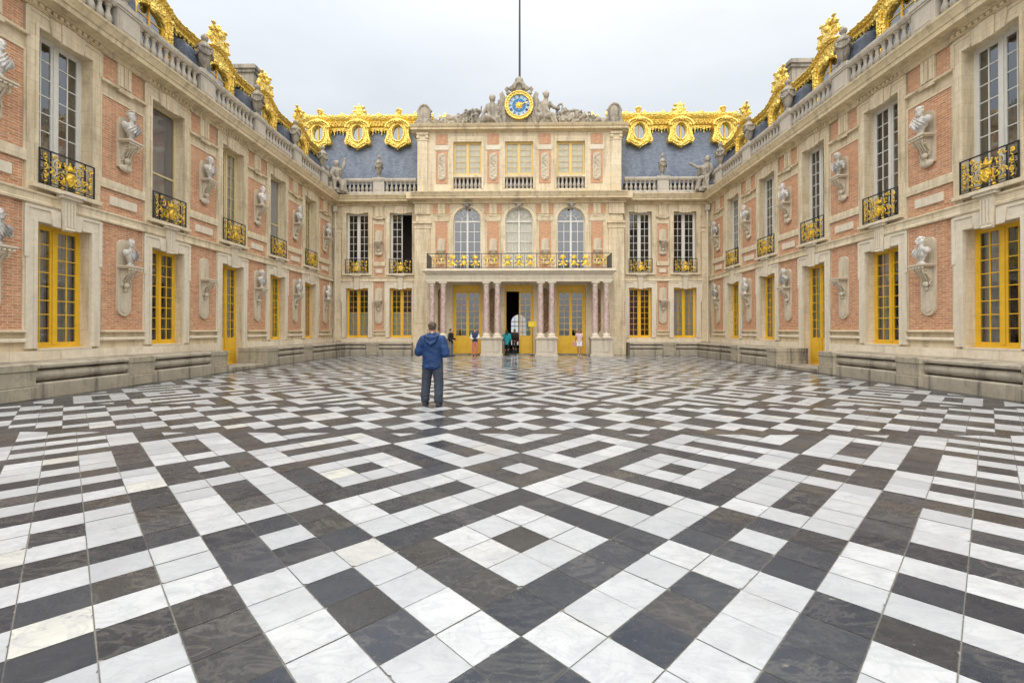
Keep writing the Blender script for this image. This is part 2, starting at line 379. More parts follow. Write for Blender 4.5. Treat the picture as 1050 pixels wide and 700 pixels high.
def blind_mesh(h,w,z0,m):
    b=MB(); b.box(-w+.08,w-.08,.10,.108,z0,h-.08); return b.mesh('blind',m)
def window(root,cx,z0,h,paint,kind='plain',rows=8,panel=0,y=.32,w=OW,glass=None,name='window',curt=0):
    glass=glass or GLASS
    fr=put(name,cached(('fr',paint.name,h,w,rows,panel),lambda:frame_mesh(h,w,2,rows,paint,panel)),root,(cx,y,z0))
    put('pane',cached(('pn',h,w,panel,glass.name),lambda:pane_mesh(h,w,max(.1,panel),glass)),fr)
    if kind=='blind': put('blind',cached(('bl',h,w),lambda:blind_mesh(h,w,.1,BLIND)),fr)
    if kind=='cream': put('blind',cached(('blc',h,w),lambda:blind_mesh(h,w,.1,BLINDC)),fr)
    if kind=='curtains':
        put('curtain',cached(('cl',h,w,panel),lambda:curtain_mesh(h-.1,-w+.05,-.02,max(.05,panel),CURT)),fr)
        put('curtain',cached(('cr',h,w,panel),lambda:curtain_mesh(h-.1,.18,w-.05,max(.05,panel),CURT)),fr)
    if kind=='half':
        put('curtain',cached(('ch',h,w),lambda:curtain_mesh(h*.52,-w+.05,w-.05,.05,CURT,.012)),fr)
    if kind=='sheer':
        put('curtain',cached(('cs',h,w,panel),lambda:curtain_mesh(h-.1,-w+.05,w-.05,max(.05,panel),CURT,.02)),fr)
    if kind=='left':
        put('curtain',cached(('cq',h,w,panel),lambda:curtain_mesh(h-.1,-w+.05,-.05,max(.05,panel),CURT)),fr)
    return fr
# ---- stone trim ----------------------------------------------------------
def surround_low(z0):
    b=MB(); jw=1.06
    for s in (-1,1):
        a,c=sorted((s*OW,s*jw)); b.box(a,c,-.03,.06,z0,Z_LO1)
        a,c=sorted((s*OW,s*(OW+.10))); b.box(a,c,-.052,-.03,z0,Z_LO1+.10)
        a,c=sorted((s*(jw-.06),s*(jw+.05))); b.box(a,c,-.05,-.03,3.55,Z_S0-.06)
        a,c=sorted((s*.36,s*(jw+.05))); b.box(a,c,-.056,-.03,Z_S0-.13,Z_S0-.06)
    b.box(-jw,jw,-.03,.06,Z_LO1,Z_S0)
    b.box(-OW,-.46,-.05,-.03,Z_LO1,Z_LO1+.10); b.box(.46,OW,-.05,-.03,Z_LO1,Z_LO1+.10)
    for s in (-1,1):                                   # splayed blocks beside the key
        b.prism([(s*.19,Z_LO1-.06),(s*.40,Z_LO1-.05),(s*.46,Z_S0-.08),(s*.19,Z_S0-.08)],-.075,-.03)
    return b.mesh('lower_surround',STONE2,bev=.006)
def console_low():
    b=MB()
    b.prism([(-.15,Z_LO1-.07),(.15,Z_LO1-.07),(.19,5.30),(-.19,5.30)],-.13,-.04)
    for k in range(4):
        x=-.135+.09*k; b.prism([(x-.022,Z_LO1),(x+.022,Z_LO1),(x+.026,5.20),(x-.026,5.20)],-.155,-.13)
    b.box(-.30,.30,-.22,-.03,5.302,5.38); b.box(-.34,.34,-.28,-.03,5.382,5.44); b.sweep([(-.04,Z_LO1-.12),(-.16,Z_LO1-.08),(-.13,Z_LO1-.04),(-.04,Z_LO1-.03)],-.14,.14)
    return b.mesh('keystone_console',STONE2,bev=.005)
def surround_up():
    b=MB(); jw=1.06
    for s in (-1,1):
        a,c=sorted((s*OW,s*jw)); b.box(a,c,-.03,.06,Z_S1,Z_UP1)
        a,c=sorted((s*OW,s*(OW+.09))); b.box(a,c,-.05,-.03,Z_S1+.22,Z_UP1+.09)
        a,c=sorted((s*(jw-.07),s*(jw+.05))); b.box(a,c,-.05,-.03,9.35,Z_FR1-.05)
        a,c=sorted((s*.46,s*(jw+.05))); b.box(a,c,-.055,-.03,Z_FR1-.12,Z_FR1-.05)
        b.prism([(s*.21,Z_UP1-.07),(s*.44,Z_UP1-.05),(s*.52,Z_FR1-.02),(s*.215,Z_FR1-.02)],-.075,-.03)
    b.box(-jw,jw,-.03,.06,Z_UP1,Z_FR1)
    b.box(-OW,-.5,-.05,-.03,Z_UP1,Z_UP1+.09); b.box(.5,OW,-.05,-.03,Z_UP1,Z_UP1+.09)
    b.prism([(-.19,Z_UP1-.10),(.19,Z_UP1-.10),(.21,Z_FR1-.01),(-.21,Z_FR1-.01)],-.11,-.03)
    b.box(-1.0,1.0,-.15,.05,5.40,5.52)
    return b.mesh('upper_surround',STONE,bev=.006)
def dentils(w=1.05,n=12):
    b=MB()
    b.box(-w-.04,w+.04,-.10,-.062,10.18,10.205)
    for k in range(n):
        x=-w+(2*w)*(k+.5)/n; b.box(x-.048,x+.048,-.135,-.062,10.208,10.30)
    return b.mesh('dentil_row',CORN)
CPROF=[(.10,10.15),(-.062,10.15),(-.062,10.302),(-.14,10.33),(-.16,10.37),(-.46,10.385),(-.47,10.52),(-.505,10.535),(-.53,10.60),(-.585,10.70),(-.62,10.74),(-.63,10.80),(-.02,Z_C1),(.10,Z_C1)]
def spiral(c,r,turns,a0,sgn,n=16,tail=None):
    P=[]
    for i in range(n+1):
        t=i/n; a=a0+sgn*turns*2*PI*t; rr=r*(1-.82*t)
        P.append((c[0]+rr*math.cos(a),0,c[1]+rr*math.sin(a)))
    return P
def balcony_iron(w,h):
    b=MB(); t=.016
    b.box(-w,w,-t,t,h-.035,h); b.box(-w,w,-t,t,.0,.03); b.box(-w,w,-t*.7,t*.7,.085,.105)
    for x in (-w+.015,-w*.62,w*.62,w-.015): b.box(x-.015,x+.015,-t*.9,t*.9,.03,h-.035)
    for s in (-1,1):
        for (cx,cz,r,a0,sg) in ((.27,.30,.15,90,1),(.30,.62,.15,-90,-1),(.12,.74,.09,200,1),(.42,.46,.10,20,1),(.14,.18,.09,120,-1),(.43,.18,.08,0,1),(.44,.76,.08,180,-1)):
            P=[(s*p[0],p[1],p[2]) for p in spiral((cx*w/.775,cz*h/.95),r,1.35,R(a0),sg)]; b.tube(P,.011,4)
        for (cx,cz,r,a0,sg) in ((.635,.26,.085,90,1),(.635,.50,.085,-90,-1),(.635,.74,.085,90,-1)):
            P=[(s*p[0],p[1],p[2]) for p in spiral((cx*w/.775,cz*h/.95),r,1.3,R(a0),sg)]; b.tube(P,.011,4)
    return b.mesh('ironwork',IRON)
def balcony_gold(w,h):
    b=MB(); q=h/.95
    # crowned shield between leafy scrolls
    b.prism([(-.11,.50*q),(.11,.50*q),(.13,.33*q),(.07,.20*q),(0,.13*q),(-.07,.20*q),(-.13,.33*q)],-.07,-.022)
    b.ball((0,-.05,.34*q),(.085,.05,.11*q),10,6)
    b.prism([(-.13,.56*q),(-.15,.70*q),(-.08,.63*q),(0,.76*q),(.08,.63*q),(.15,.70*q),(.13,.56*q)],-.065,-.02)
    b.ball((0,-.045,.60*q),(.14,.05,.045*q),10,6); b.ball((0,-.04,.775*q),.03,8,5)
    for s in (-1,1):
        b.ball((s*.15,-.04,.73*q),.024,6,5)
        for (cx,cz,r,a0,sg) in ((.25,.30,.12,100,1),(.33,.64,.10,-60,-1),(.44,.35,.075,0,1)):
            P=[(s*p[0],-.028,p[2]) for p in spiral((cx*w/.775,cz*q),r,1.2,R(a0),sg,12)]
            b.tube(P,[.022-.012*i/12 for i in range(13)],5)
        for (cx,cz,r,a0,sg) in ((.15,.17,.07,120,-1),(.40,.80,.075,180,-1),(.42,.14,.06,0,1),(.63,.28,.07,90,1),(.63,.52,.07,-90,-1),(.63,.76,.07,90,-1)):
            P=[(s*p[0],-.024,p[2]) for p in spiral((cx*w/.775,cz*q),r,1.2,R(a0),sg,10)]
            b.tube(P,[.018-.009*i/10 for i in range(11)],5)
        for k in range(16):
            x=.16+.024*k+random.uniform(-.02,.02); z=random.uniform(.12,.85)*q
            M=Matrix.Rotation(random.uniform(0,PI),3,'Y'); b.ball((s*x,-.03,z),(.042,.02,.018),6,4,M)
        for k in range(10):
            z=(.12+.076*k)*q; M=Matrix.Rotation(R(40 if k%2 else -40),3,'Y'); b.ball((s*w*.81,-.026,z),(.05,.018,.018),6,4,M)
        b.ball((s*.22,-.05,.04*q),(.05,.04,.035),8,5)
    return b.mesh('gilded_shield',GOLD2,smooth=True)
def balcony(root,cx,z0,w=.80,h=.97,y=-.08):
    o=put('balcony_railing',cached(('bi',w,h),lambda:balcony_iron(w,h)),root,(cx,y,z0))
    put('gilded_shield',cached(('bg',w,h),lambda:balcony_gold(w,h)),o); return o
def arch_pts(hw,z0,zs,n=8,r=None,bottom=True):
    """rounded-top (and bottom) slab outline"""
    r=r or hw; P=[]
    if bottom: P+=[(-r*math.cos(PI*i/n),z0+hw-r*math.sin(PI*i/n)) for i in range(n+1)]
    else: P+=[(-hw,z0),(hw,z0)]
    P+=[(r*math.cos(PI*i/n),zs+r*math.sin(PI*i/n)) for i in range(n+1)]
    return P
def bracket(low):
    """stone tablet and scrolled console; the shelf top is z=0"""
    b=MB()
    if low: b.prism(arch_pts(.25,-1.60,.62),-.055,.03); b.prism(arch_pts(.15,-1.50,-1.0),-.075,-.055)
    else: b.prism(arch_pts(.25,-.86,.55,bottom=False),-.055,.03); b.ball((0,-.06,-.86),(.24,.07,.12),10,6)
    b.box(-.30,.30,-.44,-.055,-.05,0); b.box(-.26,.26,-.40,-.055,-.09,-.052)
    n=9; P=[]
    for i in range(n): t=i/(n-1); P.append((-.055-.31*(1-t)**1.6-.05*math.sin(t*PI*2)*(1-t), -.09-.60*t))
    prof=P+[(-.04,-.69),(-.04,-.09)]
    b.sweep(prof,-.15,.15)
    for s in (-1,1): b.lathe([(.0,-.03),(.085,-.03),(.085,.03),(0,.03)],(0,0,0),10)if False else None
    for s in (-1,1):
        b.tube([(s*.165+s*p[0]*.0,-.055-.20+p[0],-.22+p[2]) for p in spiral((.0,.0),.12,1.3,R(60),1,12)],.022,5)
        b.tube([(s*.165,-.055-.03+p[0],-.60+p[2]) for p in spiral((.0,.0),.07,1.3,R(60),1,10)],.018,5)
    for k in range(3): b.tube([(-.08+.08*k,-.375+.02*abs(k-1),-.12),(-.08+.08*k,-.27,-.26),(-.07+.07*k,-.14,-.50)],[.022,.03,.018],5)
    for k in range(5): b.ball((-.22+.11*k,-.41,-.115),(.045,.03,.03),6,5)
    b.ball((0,-.30,-.16),(.17,.08,.07),10,6); b.ball((0,-.12,-.62),(.10,.08,.10),8,6); b.ball((0,-.09,-.76),(.05,.05,.07),8,6)
    return b.mesh('wall_bracket',CREAMM,smooth=True)
def baluster_mesh():
    p=[(.105,0),(.105,.06),(.07,.08),(.095,.13),(.118,.20),(.108,.29),(.066,.40),(.055,.50),(.075,.545),(.055,.56),(.08,.60),(.105,.62),(.105,.68)]
    return MB().lathe(p,(0,0,0),10).mesh('baluster',BAL,smooth=True)
def urn_mesh(name='urn'):
    p=[(.0,0),(.24,0),(.24,.08),(.15,.11),(.11,.20),(.13,.24),(.20,.30),(.27,.45),(.33,.66),(.37,.86),(.36,.93),(.42,.97),(.42,1.03),(.34,1.06),(.30,1.12),(.22,1.20),(.13,1.25),(.11,1.30),(.15,1.36),(.14,1.44),(.07,1.52),(.04,1.60),(.0,1.66)]
    b=MB().lathe(p,(0,0,0),16)
    for k in range(4):
        a=PI/2*k+PI/4; b.ball((.38*math.cos(a),.38*math.sin(a),.86),(.09,.09,.11),8,6)
        P=[(.40*math.cos(a+PI/2*t),.40*math.sin(a+PI/2*t),.84-.16*math.sin(PI*t)) for t in [i/8 for i in range(9)]]
        b.tube(P,[.03+.02*math.sin(PI*i/8) for i in range(9)],6)
    for k in range(8):
        a=PI/4*k; b.ball((.13*math.cos(a),.13*math.sin(a),1.44),(.06,.06,.10),6,5)
    return b.mesh(name,SCULP,smooth=True)
def balustrade(root,x0,x1,n,y=0,pedL=False):
    o=put('balustrade',cached(('brail',round(x1-x0,3)),lambda:MB().sweep([(-.15,Z_C1),(.15,Z_C1),(.15,11.12),(-.15,11.12)],0,x1-x0)
          .mesh('balustrade',BAL)),root,(x0,y,0))
    put('handrail',cached(('hrail',round(x1-x0,3)),lambda:MB().sweep([(-.13,11.80),(.13,11.80),(.17,11.86),(.19,11.90),(.19,12.0),(.12,12.04),(-.12,12.04),(-.19,12.0),(-.19,11.90),(-.17,11.86)],0,x1-x0).mesh('handrail',BAL)),o)
    put('gap_shade_slab',cached(('gapsh',round(x1-x0,3)),lambda:MB().box(0,x1-x0,.30,.36,Z_C1,11.74).mesh('gap_shade_slab',GAPSHADE)),o)  # added dark slab, paints the gaps behind the balusters as shade
    bm_=cached('baluster',baluster_mesh)
    for k in range(n): put('baluster',bm_,o,((x1-x0)*(k+.5)/n,0,11.12))
    return o
def pedestal(root,cx,w=.9,y=0):
    def mk():
        b=MB(); h=w/2
        b.box(-h,h,-.20,.20,Z_C1+.001,11.10); b.box(-h+.02,h-.02,-.17,.17,11.101,11.82); b.box(-h+.16,h-.16,-.185,-.17,11.2,11.72)
        b.box(-h-.01,h+.01,-.20,.20,11.821,11.90); b.box(-h-.03,h+.03,-.225,.225,11.901,12.07); return b.mesh('pedestal',BAL,bev=.008)
    return put('pedestal',cached(('ped',w),mk),root,(cx,y,0))
# ------------------------------------------------------------------ side wings
def wall_core(spans,openings,x0,x1,mat_,y0=.05,y1=.50,ztop=10.80,reveal=None):
    """openings: list of (cx,hw,[(z0,z1),...])"""
    b=MB(); x=x0
    for cx,hw,zs in sorted(openings):
        b.box(x,cx-hw,y0,y1,0,ztop); z=0
        for a,c in zs:
            if a>z: b.box(cx-hw,cx+hw,y0,y1,z,a)
            z=c
        b.box(cx-hw,cx+hw,y0,y1,z,ztop); x=cx+hw
    b.box(x,x1,y0,y1,0,ztop); return b
def brick(root,cx,hw,z0,z1,y=.02):
    return put('brick_panel',cached(('bk',round(hw,3),round(z0,3),round(z1,3)),lambda:MB().box(-hw,hw,0,.06,z0,z1).mesh('brick_panel',BRICK)),root,(cx,y,0))
def panel_trim(hw,small=True,frieze=True):
    """stone edging round the brick fields of one pier"""
    b=MB()
    e=hw+.055
    b.sweep([(.05,Z_BR0-.06),(-.07,Z_BR0-.06),(-.075,Z_BR0-.02),(-.05,Z_BR0+.0),(.05,Z_BR0+.0)],-e,e)
    for z0,z1 in ((Z_BR0,Z_S0-.002),(Z_B1,Z_UB1)):
        for s in (-1,1):
            a,c=sorted((s*hw,s*e)); b.box(a,c,-.005,.05,z0+.001,z1-.001)
    b.box(-e,e,-.006,.05,Z_UB1-.05,Z_UB1-.0005)
    if frieze: b.sweep([(.05,Z_FR0-.09),(-.075,Z_FR0-.09),(-.085,Z_FR0-.03),(-.05,Z_FR0),(.05,Z_FR0)],-e,e)
    return b.mesh('panel_moulding',STONE)
def triglyph():
    b=MB(); b.box(-.25,.25,-.045,.05,Z_FR0+.02,Z_FR1)
    for k in (-1,0,1): b.box(k*.15-.045,k*.15+.045,-.075,-.045,Z_FR0+.03,Z_FR1-.05)
    b.box(-.27,.27,-.09,-.03,Z_FR0-.16,Z_FR0-.10); return b.mesh('triglyph',STONE,bev=.006)
def pier_bay(root,cx,hw,shelf,full=True):
    brick(root,cx,hw,Z_BR0,Z_S0-.003); brick(root,cx,hw,Z_S1+.03,Z_SM1-.02); brick(root,cx,hw,Z_B1,Z_UB1-.05)
    put('panel_moulding',cached(('pt',hw),lambda:panel_trim(hw)),root,(cx,0,0))
    fw=(hw-.27)
    if fw>.12:
        for s in (-1,1): brick(root,cx+s*(.27+fw/2),fw/2-.01,Z_FR0+.005,Z_FR1-.02)
    put('triglyph',cached('trig',triglyph),root,(cx,0,0))
    tw=hw*.64
    put('stone_tablet',cached(('tab',tw),lambda:MB().box(-tw,tw,-.03,.05,5.56,5.84).mesh('stone_tablet',STONE2,bev=.006)),root,(cx,0,0))
    if 'l' in shelf: put('wall_bracket',cached('brl',lambda:bracket(True)),root,(cx,0,3.69))
    if 'u' in shelf: put('wall_bracket',cached('bru',lambda:bracket(False)),root,(cx,0,7.72))
def courses(root,x0,x1,gaps,m0=0,m1=0,cap=(True,True)):
    """string course, band and plinth mouldings; gaps = intervals of the openings in the plinth"""
    b=MB()
    b.sweep([(.05,Z_S0),(-.07,Z_S0),(-.075,Z_S0+.06),(-.045,Z_S0+.09),(-.045,Z_S1-.08),(-.085,Z_S1-.05),(-.085,Z_S1),(.05,Z_S1)],x0,x1,m0,m1,*cap)
    b.build('string_course',STONE,root)
def crest_scroll():
    b=MB()
    for s in (-1,1):
        P=[(s*p[0],p[1],p[2]) for p in spiral((.24,.30),.24,1.4,R(-80),1,18)]; b.tube(P,[.085-.05*i/18 for i in range(19)],6)
        P=[(s*p[0],p[1],p[2]) for p in spiral((.20,.70),.17,1.3,R(200),-1,16)]; b.tube(P,[.075-.045*i/16 for i in range(17)],6)
        b.ball((s*.46,0,.12),(.14,.10,.09),8,6); b.ball((s*.42,-.03,.55),(.10,.08,.07),8,6); b.ball((s*.30,-.04,.93),(.10,.08,.07),8,6)
    b.prism([(-.2,.02),(.2,.02),(.16,.45),(.07,.86),(0,1.0),(-.07,.86),(-.16,.45)],-.09,.09)
    for k in range(5):
        a=R(30+30*k); b.ball((.17*math.cos(a),-.07,.62+.22*math.sin(a)),(.05,.06,.10),6,5,Matrix.Rotation(PI/2-a,3,'Y'))
    b.ball((0,-.1,.55),(.11,.08,.13),8,6); b.ball((0,0,1.02),.06,8,5)
    return b.mesh('scroll_finial',GOLD,smooth=True)
DB=[]  # dormer centres of the wing being built
def wing_wave(x):
    z=13.60
    for c in DB:
        d=abs(x-c)/1.35
        if d<1: z+=.48*(math.cos(PI*d)*.5+.5)**.8
    return z
def dormer(root,cx):
    b=MB(); y=.70
    P_out=[]; hw=.68; zs=12.98
    inner=[(-hw,11.0)]+[(hw*math.cos(PI-PI*i/12),zs+.46*math.sin(PI*i/12)) for i in range(13)]+[(hw,11.0)]
    outer=[(-.98,11.0)]+[(-.98+1.96*i/12,13.80+.30*math.sin(PI*i/12)) for i in range(13)]+[(.98,11.0)]
    b.ring(outer,inner,y-.04,y+.16)
    for s in (-1,1):
        a,c=sorted((s*.79,s*.96)); b.box(a,c,y-.13,y-.041,11,13.42)
        b.box(a-.03,c+.03,y-.17,y-.041,13.421,13.54); b.box(a-.02,c+.02,y-.16,y-.041,11.95,12.1)
        for k in range(7): b.box(a+.05,c-.05,y-.155,y-.131,12.18+.2*k,12.31+.2*k)
        b.ball((s*.30,y-.07,13.52),(.17,.07,.09),8,6,Matrix.Rotation(R(s*28),3,'Y')); b.ball((s*.58,y-.06,13.60),(.10,.06,.12),8,6)
    b.tube([(hw*1.04*math.cos(PI-PI*i/14),y-.05,zs+.50*math.sin(PI*i/14)) for i in range(15)],.045,6)
    for s in (-1,1): b.tube([(s*hw*1.04,y-.05,11.2),(s*hw*1.04,y-.05,zs)],.045,6)
    b.ball((0,y-.12,13.44),(.15,.10,.20),8,6)
    o=put('dormer',cached('dormer',lambda:b.mesh('dormer',GOLD,smooth=True)),root,(cx,0,0))
    def wf():
        q=MB(); yy=y+.06
        q.box(-.035,.035,yy-.03,yy+.03,11,13.45)
        for s in (-1,1): a,c=sorted((s*hw,s*(hw-.07))); q.box(a,c,yy-.02,yy+.03,11,13.1)
        for z in (11.5,12.0,12.5,13.0): q.box(-hw+.02,hw-.02,yy-.015,yy+.02,z-.014,z+.014)
        return q.mesh('window_frame',YEL)
    put('window_frame',cached('dwf',wf),o)
    put('pane',cached('dpn',lambda:MB().add([(-hw,y+.07,11),(hw,y+.07,11),(hw,y+.07,13.5),(-hw,y+.07,13.5)],[(0,1,2,3)]).mesh('pane',GLASSR,recalc=False)),o)
    put('backing',cached('dbk',lambda:MB().box(-.74,.74,y+.165,y+.18,11,13.6).mesh('backing',ROOM)),o)
    put('slate_cheeks',cached('dck',lambda:MB().box(-.96,-.76,y+.165,2.4,10.9,13.80).box(.76,.96,y+.165,2.4,10.9,13.80).mesh('slate_cheeks',SLATE)),o)
    put('scroll_finial',cached('fin',crest_scroll),o,(0,y-.02,14.30),sc=(1.35,1.0,.95))
    return o
def slate_chest(root,cx):
    def mk():
        b=MB(); P=[(.24,10.88),(.24,12.75)]+[(.24+.28-.28*math.cos(PI/2*i/6),12.75+.30*math.sin(PI/2*i/6)) for i in range(1,7)]+[(1.3,13.15),(1.3,10.88)]
        b.sweep(P,-.72,.72); return b.mesh('slate_ledge',SLATE)
    return put('slate_ledge',cached('chest',mk),root,(cx,0,0))
def pendants(L,n,y,z,k_=1.0,name='lambrequin'):
    b=MB()
    for k in range(n):
        x=-L/2+L*(k+.5)/n; big=(k%3==1); r=(.17 if big else .12)*k_; w_=L/n*.52
        P=[(x-w_,z),(x+w_,z),(x+w_*.9,z-r*.7),(x+w_*.35,z-r*1.1),(x,z-r*1.9),(x-w_*.35,z-r*1.1),(x-w_*.9,z-r*.7)]
        b.prism(P,y-.045,y+.03); b.ball((x,y-.06,z-r*.7),(w_*.5,.04,r*.5),6,5)
        if big:
            for s in (-1,1): b.ball((x+s*w_*1.0,y-.05,z-.06),(.07,.05,.06),6,5)
    return b.mesh(name,GOLD,smooth=True)
def wing(side):
    """side -1: west of the camera axis, +1: the other"""
    left=side<0
    lx=(lambda Y:Y-20.4) if left else (lambda Y:20.4-Y)
    root=empty('palace_wing',(side*W,20.4,0),R(90) if left else R(-90),
        'long brick and stone wing on the left, grey blinds in two upper windows' if left else
        'long brick and stone wing on the right, its upper windows all white','palace wing','facades around the court')
    bays=[9.0,12.8,16.6,20.4,24.2,28.0]; piers=[10.9,14.7,18.5,22.3,26.1]
    ops=[]
    for Y in bays:
        z0=.10 if Y==20.4 else Z_LO0
        ops.append((lx(Y),OW,[(z0,Z_LO1),(Z_UP0,Z_UP1)]))
    a,c=sorted((lx(7.1),lx(31.55)))
    wall_core(None,ops,a,c,STONE).build('wall',STONE,root)
    ye=31.5; xe=lx(ye); xs=lx(7.1); x0,x1=min(xe,xs),max(xe,xs)
    # the corner with the end facade is mitred: m=+1 when the corner lies at x1, -1 at x0
    mm=(0,1) if left else (-1,0); cp=(True,False) if left else (False,True)
    b=MB(); b.sweep(CPROF,x0,x1,mm[0],mm[1],*cp); b.build('cornice',CORN,root)
    courses(root,x0,x1,[],mm[0],mm[1],cp)
    for i,Y in enumerate(bays):
        x=lx(Y); z0=.10 if Y==20.4 else Z_LO0
        put('lower_surround',cached(('sl',z0),lambda:surround_low(z0)),root,(x,0,0))
        put('keystone_console',cached('kc',console_low),root,(x,0,0))
        put('upper_surround',cached('su',surround_up),root,(x,0,0))
        put('dentil_row',cached('dent',dentils),root,(x,0,0))
        balcony(root,x,5.53)
        if left:
            up={9.0:(WHITE,'plain',GLASSR),12.8:(WHITE,'plain',GLASSR),16.6:(CREAM,'blind',GLASS),20.4:(CREAM,'cream',GLASS),24.2:(WHITE,'blindsky',GLASS),28.0:(CREAM,'cream',GLASS)}[Y]
            lo={9.0:'curtains',12.8:'curtains',16.6:'plain',20.4:'sheer',24.2:'sheer',28.0:'sheer'}[Y]
        else:
            up=(WHITE,'plain',GLASSR if Y<13 else GLASS); lo={9.0:'curtains',12.8:'left',16.6:'left',20.4:'sheer',24.2:'sheer',28.0:'sheer'}[Y]
        if up[1] in('blind','blindsky'):
            # tall blind drawn behind one horizontal bar
            def bf():
                q=MB(); h=Z_UP1-Z_UP0; q.box(-OW,-OW+.06,0,.08,0,h); q.box(OW-.06,OW,0,.08,0,h); q.box(-OW+.06,OW-.06,0,.08,h-.06,h); q.box(-OW+.06,OW-.06,0,.08,0,.06); q.box(-OW+.06,OW-.06,.02,.07,1.75,1.81); return q.mesh('window_frame',CREAM)
            fr=put('window',cached('blfr',bf),root,(x,.32,Z_UP0))
            put('blind',cached('blb'+up[1],lambda:blind_mesh(Z_UP1-Z_UP0,OW,.05,BLIND if up[1]=='blind' else BLINDSKY)),fr)
            put('pane',cached(('pn','bl'),lambda:pane_mesh(Z_UP1-Z_UP0,OW,.1,GLASS)),fr)
        else: window(root,x,Z_UP0,Z_UP1-Z_UP0,up[0],up[1],rows=8,glass=up[2])
        if Y==20.4: window(root,x,.10,Z_LO1-.10,YEL,lo,rows=8,panel=1.15,name='door')
        else: window(root,x,Z_LO0,Z_LO1-Z_LO0,YEL,lo,rows=8)
    for Y in piers:
        x=lx(Y); hw=.78
        pier_bay(root,x,hw,'lu')
        pedestal(root,x,.9); slate_chest(root,x)
        put('band_course',cached('bandc',lambda:MB().box(-.84,.84,-.035,.05,Z_SM1,Z_B1).mesh('band_course',STONE,bev=.006)),root,(x,0,0)); put('plinth_moulding',cached('plm',lambda:MB().sweep([(.05,Z_P2-.03),(-.05,Z_P2-.03),(-.05,Z_P2+.03),(-.02,Z_P2+.06),(.05,Z_P2+.06)],-.84,.84).mesh('plinth_moulding',PLINTH)),root,(x,0,0))
    x=lx(30.12); pier_bay(root,x,.72,'lu'); put('band_course',M_['bandc'],root,(x,0,0)); put('plinth_moulding',M_['plm'],root,(x,0,0))
    # plinth, split at the door
    d=lx(20.4)
    for a,c in ((x0,d-1.07),(d+1.07,x1)): MB().box(a,c,-.045,.05,0,Z_LO0-.06).build('plinth',PLINTH,root)
    for Y in bays:
        if Y!=20.4: put('window_sill',cached('wsill',lambda:MB().box(-OW,OW,-.05,.30,Z_LO0-.055,Z_LO0-.004).mesh('window_sill',PLINTH)),root,(lx(Y),0,0))
    # balustrade between the pedestals
    ends=[7.1]+piers+[29.75,31.0]
    for i in range(len(ends)-1):
        ya=ends[i]+(.45 if i else 0); yb=ends[i+1]-(.45 if i<len(ends)-2 else 0)
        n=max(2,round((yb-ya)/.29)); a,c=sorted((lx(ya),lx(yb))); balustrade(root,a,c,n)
    pedestal(root,lx(29.75),.9)
    # roof
    global DB; DB=[lx(Y) for Y in bays]
    b=MB(); r0,r1=sorted((lx(7.1),lx(32.0)))
    b.sweep([(.45,10.87),(.98,13.62),(1.02,13.84),(5.0,15.3),(5.0,10.87)],r0,r1); b.build('slate_roof',SLATE,root)
    xs=[r0+(r1-r0)*i/260 for i in range(261)]
    b=MB(); b.wave([(1.0,-.02),(.73,-.02),(.72,.03),(.64,.05),(.63,.10),(.57,.13),(.54,.17),(.56,.20),(.64,.22),(1.0,.23)],xs,wing_wave)
    nb=int((r1-r0)/.20)
    for k in range(nb):
        x=r0+(r1-r0)*(k+.5)/nb; b.ball((x,.62,wing_wave(x)+.075),(.05,.04,.035),6,5)
        if k%2: b.ball((x,.56,wing_wave(x)+.19),(.10,.04,.035),6,5)
    b.build('gilded_cornice',GOLD,root,smooth=True)
    for Y in bays: dormer(root,lx(Y))
    pm=cached('pend',lambda:pendants(1.75,8,.78,13.59,1.05))
    for Y in piers+[30.1]: put('lambrequin',pm,root,(lx(Y),0,0))
    # rooms behind the windows
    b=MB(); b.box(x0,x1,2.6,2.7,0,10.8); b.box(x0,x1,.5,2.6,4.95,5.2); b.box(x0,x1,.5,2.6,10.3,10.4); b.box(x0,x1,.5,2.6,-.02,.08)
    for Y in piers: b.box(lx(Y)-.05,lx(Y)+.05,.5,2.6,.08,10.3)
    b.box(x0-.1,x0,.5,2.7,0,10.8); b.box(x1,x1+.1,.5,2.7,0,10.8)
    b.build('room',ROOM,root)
    # chimney
    b=MB(); cx=lx(29.5); b.box(cx-.55,cx+.55,4.1,5.3,13.5,18.0); b.box(cx-.68,cx+.68,3.97,5.43,18.001,18.18); b.box(cx-.80,cx+.80,3.85,5.55,18.181,18.40); b.box(cx-.7,cx+.7,3.95,5.45,18.401,18.5); b.box(cx-.62,cx+.62,4.03,5.37,16.6,16.8)
    b.build('chimney',SCULP,root,bev=.01)
    # cast down-pipe in the corner
    return root
WL=wing(-1); WR=wing(1)

